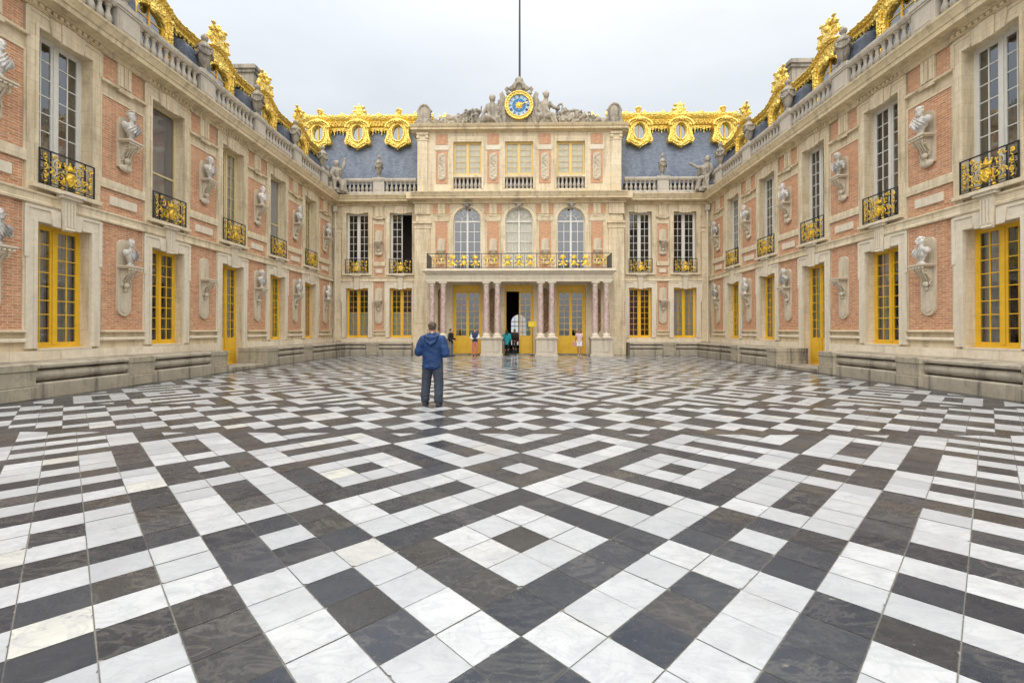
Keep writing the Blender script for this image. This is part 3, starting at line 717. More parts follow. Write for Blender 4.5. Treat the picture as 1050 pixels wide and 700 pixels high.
# ------------------------------------------------------------------ the facade at the end of the court
CB=empty('central_block',(0,D,0),0,'brick and stone end facade with three arched windows above a columned porch','palace facade','facades around the court')
PX=-.07
def central():
    r=CB; PF=-.58                                     # front of the middle pavilion
    BX=[-11.2,-8.18,8.18,11.2]
    for s in (-1,1):
        ops=[(x,OW,[(Z_LO0,Z_LO1),(Z_UP0,Z_UP1)]) for x in BX if x*s>0]
        a,c=sorted((s*6.9,s*13.4)); wall_core(None,ops,a,c,STONE).build('wall',STONE,r)
        m=(-1,0) if s<0 else (0,1); a,c=sorted((s*7.05,s*W)); cp=(False,True) if s<0 else (True,False)
        MB().sweep(CPROF,a,c,m[0],m[1],*cp).build('cornice',CORN,r); courses(r,a,c,[],m[0],m[1],cp)
        x=s*9.69; pier_bay(r,x,.37,'lu'); pedestal(r,x,.82)
        p=MB(); p.box(x-.42,x+.42,-.035,.05,Z_SM1,Z_B1); p.box(x-.42,x+.42,-.05,.05,Z_P2-.03,Z_P2+.05)
        a,c=sorted((s*12.30,s*12.80)); p.box(a,c,-.07,.05,1.4,8.3); p.box(a-.04,c+.04,-.10,.05,8.301,8.42); p.box(a-.06,c+.06,-.13,.05,8.6,8.78); p.box(a-.02,c+.02,-.08,.05,8.421,8.599); p.box(a-.04,c+.04,-.12,.05,.9,1.399)
        p.build('pilaster',STONE,r,bev=.006)
        for z0,z1 in ((1.7,4.9),(5.45,6.1),(6.4,8.5),(9.45,10.1)): brick(r,s*12.275,.022 if z0<9 else .05,z0,z1,.03)
        a,c=sorted((s*7.05,s*12.82)); MB().box(a,c,-.045,.05,0,Z_LO0-.06).build('plinth',PLINTH,r)
        pi=MB().tube([(s*12.66,-.13,.72),(s*12.66,-.13,10.1)],.065,10)
        for z in (1.2,3.2,5.2,7.0,8.8): pi.lathe([(.0,-.04),(.085,-.04),(.085,.04),(0,.04)],(s*12.66,-.13,z),10)
        pi.box(s*12.66-.14,s*12.66+.14,-.26,.0,9.75,10.12)
        pi.build('drainpipe',STONE2,r,smooth=True)
        # balustrade
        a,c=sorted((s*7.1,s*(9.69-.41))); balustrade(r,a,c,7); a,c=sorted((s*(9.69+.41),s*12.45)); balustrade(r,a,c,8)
    for x in BX:
        put('lower_surround',cached(('sl',Z_LO0),lambda:surround_low(Z_LO0)),r,(x,0,0)); put('keystone_console',cached('kc',console_low),r,(x,0,0))
        put('upper_surround',cached('su',surround_up),r,(x,0,0)); put('dentil_row',cached('dent',dentils),r,(x,0,0)); balcony(r,x,5.53)
        window(r,x,Z_LO0,Z_LO1-Z_LO0,YEL,'half' if x<0 else ('plain' if x<10 else 'curtains'),rows=8)
        if x==-8.18:                                   # right casement stands open
            h=Z_UP1-Z_UP0
            def half():
                b=MB(); w=OW; o=.075
                b.box(-w,-w+o,0,.09,0,h); b.box(w-o,w,0,.09,0,h); b.box(-w+o,w-o,0,.09,h-o,h); b.box(-w+o,w-o,0,.09,0,o)
                b.box(-.03,.03,-.01,.08,o,h-o); b.box(-w+o,-w+o+.055,.01,.07,o,h-o); b.box(-.36,-.33,.018,.06,o,h-o)
                for k in range(1,8): b.box(-w+o+.055,-.03,.02,.058,o+(h-2*o)*k/8-.016,o+(h-2*o)*k/8+.016)
                return b.mesh('window',WHITE)
            fr=put('window',half(),r,(x,.32,Z_UP0)); fr['label']='white casement window with its right leaf open'
            b=MB(); b.add([(-.7,.04,.1),(0,.04,.1),(0,.04,h-.1),(-.7,.04,h-.1)],[(0,1,2,3)]); b.build('pane',GLASS,fr)
            b=MB(); b.box(.70,.74,.1,.72,.08,h-.08); b.build('open_casement',WHITE,fr)
        else: window(r,x,Z_UP0,Z_UP1-Z_UP0,WHITE,'plain',rows=8)
    # ---------------- pavilion
    DX=[PX-3.48,PX,PX+3.48]; HW=.98; AW=.93; ZS=8.97
    b=MB(); x=-6.95+PX; t=.5
    for cx in DX:
        b.box(x,cx-HW,PF,PF+t,0,10.80)
        b.box(cx-HW,cx+HW,PF,PF+t,4.68,5.52)
        for s in (-1,1): a,c=sorted((cx+s*AW,cx+s*HW)); b.box(a,c,PF,PF+t,5.52,10.80)
        arc=[(cx+AW*math.cos(PI*i/18),ZS+AW*math.sin(PI*i/18)) for i in range(19)]
        b.prism([(cx-AW,10.80),(cx+AW,10.80)]+arc,PF,PF+t)
        x=cx+HW
    b.box(x,6.95+PX,PF,PF+t,0,10.80)
    b.box(-6.95+PX,-6.5+PX,PF+t,.05,0,10.8); b.box(6.5+PX,6.95+PX,PF+t,.05,0,10.8)
    b.build('pavilion_wall',STONE,r)
    pr=[(y+PF-.05,z) for y,z in CPROF]
    e=7.02
    MB().sweep(pr,PX-e-.12,PX+e+.12,).build('cornice',CORN,r)
    for s in (-1,1):
        q=MB(); q.box(*sorted((PX+s*6.951,PX+s*7.5)),PF-.45,.05,10.386,10.80); q.build('cornice_return',CORN,r)
        # corner pilasters
        p=MB(); a,c=sorted((PX+s*5.98,PX+s*7.02))
        p.box(a,c,PF-.10,PF,1.95,8.45); p.box(a-.05,c+.05,PF-.13,PF,8.451,8.60); p.box(a-.02,c+.02,PF-.11,PF,8.601,8.78); p.box(a-.10,c+.10,PF-.19,PF,8.781,8.93)
        p.box(a-.05,c+.05,PF-.16,PF,1.72,1.949); p.box(a-.09,c+.09,PF-.20,PF,0,1.719)
        p.box(a+.12,c-.12,PF-.12,PF-.101,2.1,8.3)
        p.box(a,c,PF-.10,PF,9.42,10.14); 
        for k in range(4): xx=a+.30+.15*k; p.box(xx-.045,xx+.045,PF-.125,PF-.101,9.5,10.05)
        p.box(a-.06,c+.06,PF-.2,PF,10.141,10.2)
        p.build('pilaster',STONE,r,bev=.008)
    for cx in DX:
        p=MB()
        A=[(cx+AW*math.cos(PI*i/20),ZS+AW*math.sin(PI*i/20)) for i in range(21)]; B=[(cx+1.22*math.cos(PI*i/20),ZS+1.16*math.sin(PI*i/20)) for i in range(21)]
        for i in range(20): p.prism([A[i],A[i+1],B[i+1],B[i]],PF-.06,PF-.001) if 0 else None
        p.ring(B+[(cx-1.22,5.6),(cx+1.22,5.6)],A+[(cx-AW,5.6),(cx+AW,5.6)],PF-.06,PF-.002)
        p.tube([(cx+1.20*math.cos(PI*i/20),PF-.06,ZS+1.14*math.sin(PI*i/20)) for i in range(21)],.035,6)
        p.build('arch_surround',STONE,r)
        k=MB(); k.prism([(cx-.14,9.80),(cx+.14,9.80),(cx+.24,10.16),(cx-.24,10.16)],PF-.20,PF-.061); k.ball((cx,PF-.2,9.98),(.16,.10,.14),8,6); k.box(cx-.30,cx+.30,PF-.30,PF-.06,10.06,10.145)
        k.build('carved_keystone',SCULP,r)
        # arched window
        w=MB(); y=PF+.18; h0=5.55
        for s in (-1,1): a,c=sorted((cx+s*AW,cx+s*(AW-.07))); w.box(a,c,y,y+.08,h0,ZS)
        w.ring([(cx+AW*math.cos(PI*i/20),ZS+AW*math.sin(PI*i/20)) for i in range(21)]+[(cx-AW,ZS-.01),(cx+AW,ZS-.01)],[(cx+(AW-.07)*math.cos(PI*i/20),ZS+(AW-.07)*math.sin(PI*i/20)) for i in range(21)]+[(cx-AW+.07,ZS-.005),(cx+AW-.07,ZS-.005)],y,y+.08)
        w.box(cx-.06,cx+.06,y-.03,y+.07,h0,ZS+AW-.05); w.box(cx-AW+.07,cx+AW-.07,y-.015,y+.06,ZS-.06,ZS+.04)
        for s in (-1,1):
            w.box(cx+s*.46-.02,cx+s*.46+.02,y+.01,y+.05,h0,ZS-.06)
            for ang in (30,60): 
                q=R(ang if s>0 else 180-ang); w.tube([(cx+.36*math.cos(q),y+.03,ZS+.36*math.sin(q)),(cx+(AW-.05)*math.cos(q),y+.03,ZS+(AW-.05)*math.sin(q))],.018,4)
        w.tube([(cx+.40*math.cos(PI*i/12),y+.03,ZS+.40*math.sin(PI*i/12)) for i in range(13)],.018,4)
        for k_ in range(1,5): z=h0+(ZS-h0)*k_/5; w.box(cx-AW+.07,cx+AW-.07,y+.012,y+.048,z-.018,z+.018)
        fr=w.build('arched_window',WHITE,r)
        g=MB(); P=[(cx+AW*math.cos(PI*i/16),y+.04,ZS+AW*math.sin(PI*i/16)) for i in range(17)]+[(cx-AW,y+.04,h0),(cx+AW,y+.04,h0)]
        g.add(P,[tuple(range(len(P)))]); put('pane',g.mesh('pane',GLASSR if cx!=PX else GLASSB),fr)
        if cx==PX:
            g=MB(); P=[(cx+AW*math.cos(PI*i/16),ZS+AW*math.sin(PI*i/16)) for i in range(17)]+[(cx-AW,h0),(cx+AW,h0)]
            g.prism(P,y+.12,y+.13); g.build('blind',BLINDC,fr); fr['label']='arched window with a pale blind drawn behind it'
    for x in (-5.22,-1.74,1.74,5.22):
        x+=PX
        brick(r,x,.40,5.6,8.93,PF-.03); 
        put('wall_bracket',cached('bru',lambda:bracket(False)),r,(x,PF-.03,7.0))
        p=MB(); p.sweep([(PF,8.95),(PF-.05,8.95),(PF-.07,9.3),(PF-.10,9.33),(PF-.10,9.39),(PF,9.41)],x-.52,x+.52); p.build('band_course',STONE,r)
        put('triglyph',cached('trig',triglyph),r,(x,PF-.01,0))
        for s in (-1,1): brick(r,x+s*.43,.15,9.44,10.1,PF-.03)
    # ---------------- attic
    AF=PF+.12; b=MB(); x=PX-6.85; AH=.95
    for cx in DX:
        b.box(x,cx-AH,AF,AF+.5,10.81,14.98); b.box(cx-AH,cx+AH,AF,AF+.5,10.81,11.18); b.box(cx-AH,cx+AH,AF,AF+.5,14.36,14.98); x=cx+AH
    b.box(x,PX+6.85,AF,AF+.5,10.81,14.98)
    for s in (-1,1): a,c=sorted((PX+s*6.85,PX+s*6.4)); b.box(a,c,AF+.5,4.0,10.86,14.98)
    b.build('attic_wall',STONE,r)
    ap=[(AF+.5,14.98),(AF-.05,14.98),(AF-.07,15.05),(AF-.12,15.07),(AF-.34,15.09),(AF-.34,15.22),(AF-.40,15.26),(AF-.46,15.38),(AF-.47,15.42),(AF+.5,15.46)]
    MB().sweep(ap,PX-7.28,PX+7.28).build('attic_cornice',CORN,r)
    for s in (-1,1):
        a,c=sorted((PX+s*6.86,PX+s*7.27)); MB().box(a,c,AF+.501,3.5,15.06,15.40).build('cornice_return',CORN,r)
        p=MB(); a,c=sorted((PX+s*6.18,PX+s*6.86)); p.box(a,c,AF-.09,AF,11.0,14.42); p.box(a-.03,c+.03,AF-.12,AF,10.86,10.999); p.box(a-.05,c+.05,AF-.12,AF,14.421,14.5); 
        for q in (-1,1): p.lathe([(0,-.06),(.12,-.06),(.12,.06),(0,.06)],(0,0,0),10) if 0 else p.ball(((a+c)/2+q*.30,AF-.09,14.66),(.13,.09,.13),10,7)
        p.box(a-.06,c+.06,AF-.15,AF,14.80,14.975); p.box(a,c,AF-.07,AF,14.501,14.80); p.build('pilaster',STONE,r,bev=.006)
    for cx in DX:
        s_=MB()
        s_.box(cx-AH-.16,cx-AH,AF-.04,AF-.001,11.2,14.5); s_.box(cx+AH,cx+AH+.16,AF-.04,AF-.001,11.2,14.5); s_.box(cx-AH-.16,cx+AH+.16,AF-.05,AF-.001,14.501,14.70); s_.box(cx-AH,cx+AH,AF-.04,AF-.001,14.36,14.5)
        s_.box(cx-AH,cx+AH,AF-.02,AF+.3,11.96,12.12); s_.build('attic_surround',STONE,r)
        for k in range(7): 
            put('baluster',cached('baluster',baluster_mesh),r,(cx-AH+2*AH*(k+.5)/7,AF+.12,11.19),sc=(1,1,1.12))
        MB().box(cx-AH,cx+AH,AF+.30,AF+.40,11.18,12.12).build('recess_back',ROOM,r)
        h=14.36-12.12
        fr=put('window',cached('attfr',lambda:frame_mesh(h,AH,2,5,PALEY,sill=False,mw=.010)),r,(cx,AF+.16,12.12))
        put('pane',cached(('pn','att'),lambda:pane_mesh(h,AH,.1,GLASSB)),fr); put('blind',cached('attbl',lambda:blind_mesh(h,AH,.08,BLINDC)),fr)
    for x in (-5.22,-1.74,1.74,5.22):
        x+=PX; brick(r,x,.40,11.55,13.76,AF-.03); brick(r,x,.40,14.17,14.88,AF-.03)
        MB().box(x-.48,x+.48,AF-.05,AF,13.80,14.12).build('band_course',STONE2,r)
        def rel():
            b=MB(); b.prism(arch_pts(.27,11.72,13.32),-.05,.0); rnd=random.Random(5)
            for k in range(26):
                z=11.85+k*.065; b.ball((rnd.uniform(-.13,.13),-.06,z),(rnd.uniform(.05,.12),.05,rnd.uniform(.04,.08)),7,5,Matrix.Rotation(rnd.uniform(0,3),3,'Y'))
            for q in (-1,1): b.tube([(q*.16*math.sin(t*.9),-.06,11.8+.1*t) for t in range(16)],.025,5)
            return sculpt(b,'relief_panel',CREAMM,.02,1)
        put('relief_panel',cached('relp',rel),r,(x,AF-.03,0))
    # ---------------- roof behind
    rb=MB(); rb.sweep([(.62,10.87),(1.80,16.3),(1.9,16.9),(9.4,17.3),(9.4,10.87)],-15.6,15.6); rb.build('slate_roof',SLATE,r)
    gc=[(2.0,16.2),(1.66,16.2),(1.62,16.30),(1.50,16.34),(1.48,16.52),(1.44,16.55),(1.44,16.66),(1.32,16.74),(1.24,16.86),(1.22,16.96),(1.34,17.0),(2.4,17.02)]
    for a,c in ((-15.5,-6.2),(6.2,15.5)):
        g=MB().sweep(gc,a,c)
        n=int((c-a)/.22)
        for k in range(n): x=a+(c-a)*(k+.5)/n; g.ball((x,1.42,16.44),(.07,.06,.07),6,5)
        for k in range(int((c-a)/.44)):
            x=a+.22+.44*k; g.ball((x,1.24,16.92),(.15,.06,.05),6,5); g.ball((x,1.45,16.62),(.10,.05,.06),6,5); g.ball((x+.22,1.45,16.60),(.06,.05,.09),6,5)
        g.build('gilded_cornice',GOLD,r,smooth=True)
        g=MB(); m=int((c-a)/1.44)
        for k in range(m+1):
            xa=a+(c-a)*k/(m+1); xb=a+(c-a)*(k+1)/(m+1)
            P=[(xa+(xb-xa)*t/10,1.5,17.22-.15*math.sin(PI*t/10)) for t in range(11)]; g.tube(P,.045,6)
            g.prism([(xa-.14,17.0),(xa+.14,17.0),(xa+.09,17.2),(xa,17.36),(xa-.09,17.2)],1.40,1.56)
            for q in range(5):
                xx=xa+(xb-xa)*(q+.75)/5.5; hh=.13+.05*math.cos((q-2)*1.2)
                g.prism([(xx-.07,17.0),(xx+.07,17.0),(xx+.09,17.0+hh*.6),(xx+.03,17.0+hh),(xx,17.0+hh*1.25),(xx-.03,17.0+hh),(xx-.09,17.0+hh*.6)],1.44,1.54); g.ball((xx,1.42,17.0+hh*.6),(.04,.03,.06),6,5)
        g.build('crest_garland',GOLD,r,smooth=True)
    def roundel():
        b=MB(); pts=[(0,.96),(.30,.92),(.60,.84),(.80,.62),(.74,.34),(.70,.05),(.76,-.30),(.86,-.58),(.80,-.82),(.56,-.78),(.38,-.92),(.16,-1.02),(0,-1.20)]
        pts=[(x*1.10,z) for x,z in pts]; full=pts+[(-x,z) for x,z in reversed(pts[1:-1])]
        N=48; outer=[];inner=[]
        for k in range(N):
            a=2*PI*k/N; dx,dz=math.sin(a),math.cos(a); best=.5
            for i in range(len(full)):
                (x1,z1),(x2,z2)=full[i],full[(i+1)%len(full)]
                den=dx*(z2-z1)-dz*(x2-x1)
                if abs(den)<1e-9: continue
                tt=(x1*(z2-z1)-z1*(x2-x1))/den; uu=(x1*dz-z1*dx)/den
                if tt>0 and -1e-6<=uu<=1+1e-6: best=tt
            outer.append((dx*best,dz*best)); q=1/math.sqrt((dx/.38)**2+(dz/.56)**2); inner.append((dx*q,dz*q))
        b.ring(outer,inner,-.10,.75)
        b.tube([(.44*math.sin(2*PI*k/28),-.12,.62*math.cos(2*PI*k/28)) for k in range(29)],.055,6)
        b.tube([(.84*math.sin(R(a)),-.18,.42+.48*math.cos(R(a))) for a in range(-96,97,16)],.08,6); b.tube([(.66*math.sin(R(a)),-.15,.40+.38*math.cos(R(a))) for a in range(-90,91,18)],.05,6)
        for s in (-1,1):
            b.tube([(s*p[0],-.12,p[2]) for p in spiral((.70,-.62),.17,1.3,R(90),-1,14)],.05,5)
            b.tube([(s*p[0],-.14,p[2]) for p in spiral((.62,.50),.13,1.3,R(-90),1,14)],.05,5)
            b.tube([(s*.56,-.12,.3),(s*.60,-.12,-.1),(s*.72,-.12,-.45)],.05,5)
            for k in range(5): b.ball((s*(.12+.10*k),-.11,-.86+.05*k),(.055,.05,.12),6,5,Matrix.Rotation(R(s*12*k),3,'Y'))
        b.ball((0,-.14,-.92),(.15,.09,.22),8,6); b.ball((0,-.22,.84),(.18,.12,.16),8,6)
        for k in range(5): b.ball((.14*(k-2),-.22,.90-.03*abs(k-2)),(.06,.06,.14),6,5,Matrix.Rotation(R(14*(k-2)),3,'Y'))
        return b.mesh('roundel_window',GOLD,smooth=True)
    def rglass():
        return MB().add([(.42*math.sin(2*PI*k/24),.1,.60*math.cos(2*PI*k/24)) for k in range(24)],[tuple(range(24))]).mesh('pane',GLASSR)
    def rback(): return MB().add([(.5*math.sin(2*PI*k/24),.35,.7*math.cos(2*PI*k/24)) for k in range(24)],[tuple(range(24))]).mesh('backing',CURT)
    def vase():
        b=MB().lathe([(0,0),(.16,0),(.13,.08),(.08,.14),(.15,.22),(.20,.34),(.12,.42),(.18,.50),(0,.56)],(0,0,0),10)
        for k in range(6): a=2*PI*k/6; b.ball((.15*math.cos(a),.15*math.sin(a),.46),(.09,.09,.10),6,5)
        return b.mesh('vase_finial',GOLD,smooth=True)
    def crown():
        b=MB(); b.prism([(-.55,0),(.55,0),(.42,.14),(.28,.34),(-.28,.34),(-.42,.14)],-.12,.12); b.prism([(-.42,.34),(.42,.34),(.50,.42),(-.50,.42)],-.14,.14); b.prism([(-.26,.42),(.26,.42),(.22,.64),(-.22,.64)],-.10,.10); b.prism([(-.34,.64),(.34,.64),(.40,.71),(-.40,.71)],-.12,.12)
        b.prism([(-.16,.71),(.16,.71),(.05,.85),(0,1.0),(-.05,.85)],-.07,.07); b.ball((0,-.12,.2),(.22,.08,.14),8,6)
        for s in (-1,1): b.tube([(s*p[0],p[1],p[2]) for p in spiral((.52,.16),.16,1.3,R(180),1,12)],.05,5); b.ball((s*.44,0,.50),.05,6,5); b.ball((s*.35,0,.80),.045,6,5)
        return b.mesh('crown_finial',GOLD,smooth=True)
    for x in (-14.45,-11.6,-8.72,8.45,11.35,14.45):
        o=put('roundel_window',cached('rnd',roundel),r,(x,1.22,15.68)); put('pane',cached('rgl',rglass),o); put('backing',cached('rbk',rback),o)
        put('window_frame',cached('rfr',lambda:MB().box(-.035,.035,.04,.09,-.57,.57).mesh('window_frame',YEL)),o)
        big=abs(x)>11 and abs(x)<12
        put('crown_finial' if big else 'vase_finial',cached('crown' if big else 'vase',crown if big else vase),o,(0,.28,1.32))
    for x in (-13.0,-10.2,9.9,12.9): put('lambrequin',cached('pend2',lambda:pendants(1.5,7,1.60,16.22,1.75)),r,(x,0,0))
    # the pavilion's own low roof with two crown ornaments
    b=MB(); b.sweep([(.1,15.40),(3.0,16.3),(9.0,16.9),(9.0,15.0),(.1,15.0)],PX-6.4,PX+6.4); b.build('pavilion_roof',LEAD,r)
    for x in (-5.45,5.2):
        put('crown_finial',cached('crown',crown),r,(x,1.8,16.30),sc=1.15)
        MB().box(x-1.6,x+1.6,1.7,2.1,15.7,16.31).ball((x-1.1,1.7,16.3),(.3,.12,.1),8,5).ball((x+1.1,1.7,16.3),(.3,.12,.1),8,5).build('crown_base',GOLD,r,smooth=True)
    # ---------------- porch
    cy=-1.95
    def col():
        p=[(.0,0),(.25,0),(.25,.07),(.235,.10),(.255,.15),(.235,.20),(.20,.22),(.195,.26)]
        b=MB().lathe(p,(0,0,0),18); b.cur=1
        b.lathe([(0,.26),(.195,.261),(.192,1.2),(.185,2.2),(.17,3.28),(0,3.28)],(0,0,0),18); b.cur=0
        b.lathe([(0,3.281),(.18,3.281),(.195,3.31),(.18,3.34),(.18,3.38),(.235,3.43),(.235,3.45),(0,3.45)],(0,0,0),18); b.box(-.25,.25,-.25,.25,3.451,3.54)
        b.box(-.26,.26,-.26,.26,-.002,.05)
        return b.mesh('column',[STONE2,PINKM],smooth=True)
    def ped():
        b=MB(); b.box(-.66,.66,-.40,.42,.14,1.04); b.box(-.72,.72,-.46,.48,0,.139); b.box(-.70,.70,-.44,.46,1.041,1.11); b.box(-.74,.74,-.47,.5,1.111,1.19); b.box(-.5,.5,-.415,-.40,.28,.92); return b.mesh('column_pedestal',PEDM,bev=.01)
    for i,x in enumerate((-5.22,-1.74,1.74,5.22)):
        x+=PX; put('column_pedestal',cached('cped',ped),r,(x,cy,0))
        for s in (-1,1): put('column',cached('col',col),r,(x+s*.36,cy,1.192))
        def tro():
            b=MB(); b.prism(arch_pts(.24,1.5,4.2),-.05,.0); rnd=random.Random(11)
            for k in range(34): b.ball((rnd.uniform(-.12,.12),-.07,1.6+k*.08),(rnd.uniform(.05,.13),.06,rnd.uniform(.05,.11)),7,5,Matrix.Rotation(rnd.uniform(0,3),3,'Y'))
            return sculpt(b,'trophy_relief',BROWN,.025,1)
        put('trophy_relief',cached('trophy',tro),r,(x,PF-.001,0))
    b=MB(); xa,xb=PX-5.92,PX+5.92
    b.sweep([(cy+.30,4.735),(cy-.27,4.735),(cy-.27,4.93),(cy-.30,4.95),(cy-.30,5.16),(cy-.36,5.20),(cy-.36,5.235),(cy+.30,5.235)],xa,xb)
    for s in (-1,1): a,c=sorted((PX+s*5.9,PX+s*5.35)); b.box(a,c,cy+.301,PF-.11,4.74,5.23)
    for x in (-1.74,1.74): b.box(x+PX-.3,x+PX+.3,cy+.301,PF,4.78,5.23)
    b.build('porch_entablature',STONE2,r)
    b=MB(); b.box(xa-.10,xb+.10,cy-.46,PF-.105,5.24,5.36); b.box(xa-.22,xb+.22,cy-.60,PF-.105,5.361,5.44); b.box(xa-.17,xb+.17,cy-.55,PF-.105,5.441,5.53); b.build('balcony_slab',STONE2,r,bev=.012)
    # balcony railing
    bi=MB(); h=.97; y=0; L=5.85; t=.013
    bi.box(-L,L,-t,t,h-.04,h); bi.box(-L,L,-t,t,.02,.05); bi.box(-L,L,-t*.7,t*.7,.10,.12)
    posts=[-L+.02]+[s*3.48+q for s in (-1,0,1) for q in (-1.12,1.12)]+[L-.02]
    for p in posts: bi.box(p-.015,p+.015,-t*1.2,t*1.2,0,h)
    for s in (-1,1):
        bi.box(*sorted((s*L,s*(L-.03))),0,1.75,h-.04,h-.001); bi.box(*sorted((s*L,s*(L-.03))),0,1.75,.02,.05)
        for k in range(8): bi.box(*sorted((s*L,s*(L-.03))),.2*k+.1,.2*k+.125,.05,h-.04)
    gl=[]
    def motif(cx,gold):
        gi=MB()
        for s in (-1,1):
            for (dx,cz,rr,a0,sg) in ((.17,.30,.13,90,1),(.18,.66,.13,-90,-1),(.06,.48,.08,0,1)):
                P=[(cx+s*p[0],p[1],p[2]) for p in spiral((dx,cz),rr,1.3,R(a0),sg,14)]; bi.tube(P,.010,4)
        if gold:
            gi.ball((cx,-.03,.36),(.12,.05,.17),8,6); gi.ball((cx,-.04,.68),(.11,.06,.12),8,6)
            for k in range(7): a=R(30*k); gi.ball((cx+.15*math.cos(a),-.03,.68+.15*math.sin(a)),(.05,.02,.03),6,4,Matrix.Rotation(-a,3,'Y'))
            for s in (-1,1):
                gi.ball((cx+s*.18,-.03,.24),(.10,.03,.06),7,5,Matrix.Rotation(R(s*30),3,'Y')); gi.ball((cx+s*.24,-.03,.44),(.08,.03,.045),7,5,Matrix.Rotation(R(-s*40),3,'Y'))
        else:
            gi.ball((cx,-.02,.5),(.05,.03,.16),7,5)
            for s in (-1,1):
                gi.ball((cx+s*.12,-.02,.80),(.07,.02,.03),6,4)
                gi.tube([(cx+s*p[0],-.024,p[2]) for p in spiral((.16,.32),.10,1.2,R(90),1,10)],.016,5); gi.tube([(cx+s*p[0],-.024,p[2]) for p in spiral((.16,.66),.10,1.2,R(-90),-1,10)],.016,5)
        gl.append(gi)
    for c0 in (-3.48,0,3.48):
        for d in (-.72,0,.72): motif(c0+d,True)
        for d in (-.36,.36): bi.box(c0+d-.01,c0+d+.01,-t,t,.05,h-.04)
    for c0 in (-5.3,-4.9,-2.0,-1.55,1.55,2.0,4.9,5.3): motif(c0,False)
    o=bi.build('balcony_railing',IRON,r,(PX,cy-.45,5.53))
    for gi in gl: gi.build('gilded_ornament',GOLD2,o,smooth=True)
    # doors
    def leaf(w,h,s):
        b=MB(); b.box(0,w,0,.06,0,1.12); b.box(.10,w-.10,-.015,0,.14,.98); st=.09
        b.box(0,st,0,.06,1.12,h); b.box(w-st,w,0,.06,1.12,h); b.box(st,w-st,0,.06,h-st,h); b.box(st,w-st,0,.06,1.12,1.20)
        b.box(w/2-.016,w/2+.016,.01,.05,1.2,h-st)
        for k in range(1,7): z=1.2+(h-st-1.2)*k/7; b.box(st,w-st,.012,.048,z-.016,z+.016)
        return b.mesh('door_leaf',YEL)
    def lglass(w,h): return MB().add([(.05,.03,1.15),(w-.05,.03,1.15),(w-.05,.03,h-.05),(.05,.03,h-.05)],[(0,1,2,3)]).mesh('pane',GLASSD,recalc=False)
    dh=4.16; lw=.86
    for cx in DX:
        f=MB(); y=PF+.26
        for s in (-1,1): a,c=sorted((cx+s*.98,cx+s*.865)); f.box(a,c,y-.05,y+.1,0.06,4.68)
        f.box(cx-.865,cx+.865,y-.05,y+.1,4.26,4.68); f.box(cx-.75,cx+.75,y-.065,y-.05,4.36,4.58)
        fr=f.build('door_frame',YEL,r)
        l=put('door_leaf',cached('leaf',lambda:leaf(lw,dh,1)),fr,(cx+.002,y,.08)); put('pane',cached('leafg',lambda:lglass(lw,dh)),l) if 0 else put('pane',cached('leafg',lambda:lglass(lw,dh)),fr,(cx+.002,y,.08))
        if cx!=PX:
            put('door_leaf',cached('leaf',None),fr,(cx-lw-.002,y,.08)); put('pane',cached('leafg',None),fr,(cx-lw-.002,y,.08))
        else:
            q=put('door_leaf',cached('leaf',None),fr,(cx-lw,y+.06,.08),R(96)); q['label']='door leaf swung open into the dark hall'
        st=MB(); st.box(cx-.98,cx+.98,PF-.3,PF+.5,0,.055); st.build('door_step',BENCH,r)
    # hall behind the porch, open to the garden windows at its far end
    b=MB(); h=5.2; ye=9.0
    b.box(-6.4,-6.3,-.08,ye,0,h); b.box(6.3,6.4,-.08,ye,0,h); b.box(-6.4,6.4,-.08,ye,h,h+.1); b.box(-6.3,6.3,-.08,ye,-.02,.05)
    hw=.66; cx=-.12; zs=2.35
    b.box(-6.3,cx-hw,ye,ye+.3,0,h); b.box(cx+hw,6.3,ye,ye+.3,0,h); b.box(cx-hw,cx+hw,ye,ye+.3,0,.35)
    b.prism([(cx-hw,h),(cx+hw,h)]+[(cx+hw*math.cos(PI*i/14),zs+hw*math.sin(PI*i/14)) for i in range(15)],ye,ye+.3)
    b.build('hall',ROOM,r)
    b=MB(); b.box(cx-.04,cx+.04,ye+.1,ye+.16,.35,zs+hw-.01)
    for z in (.9,1.45,2.0,2.4): b.box(cx-hw,cx+hw,ye+.11,ye+.15,z-.03,z+.03)
    for s in (-1,1): b.box(cx+s*.34-.02,cx+s*.34+.02,ye+.11,ye+.15,.35,2.85)
    b.build('garden_window',WHITE,r)
    # rooms of the side bays and upper floors
    b=MB()
    for s in (-1,1):
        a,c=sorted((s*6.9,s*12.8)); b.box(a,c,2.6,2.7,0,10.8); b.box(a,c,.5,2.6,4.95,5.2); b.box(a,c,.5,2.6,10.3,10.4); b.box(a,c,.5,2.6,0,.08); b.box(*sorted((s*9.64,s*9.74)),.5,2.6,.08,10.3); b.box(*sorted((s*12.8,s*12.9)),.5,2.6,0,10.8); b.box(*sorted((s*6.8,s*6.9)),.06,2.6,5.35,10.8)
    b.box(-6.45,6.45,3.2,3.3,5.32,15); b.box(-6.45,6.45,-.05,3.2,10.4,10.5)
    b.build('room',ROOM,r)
BROWN=m_stone('brown_trophy_stone',(.20,.12,.065),(.34,.24,.15),stain=(.06,.04,.03),stain_amt=.8,joints=False)
GLASSD=m_glass('door_glass',(.50,.54,.56),3.0)
central()
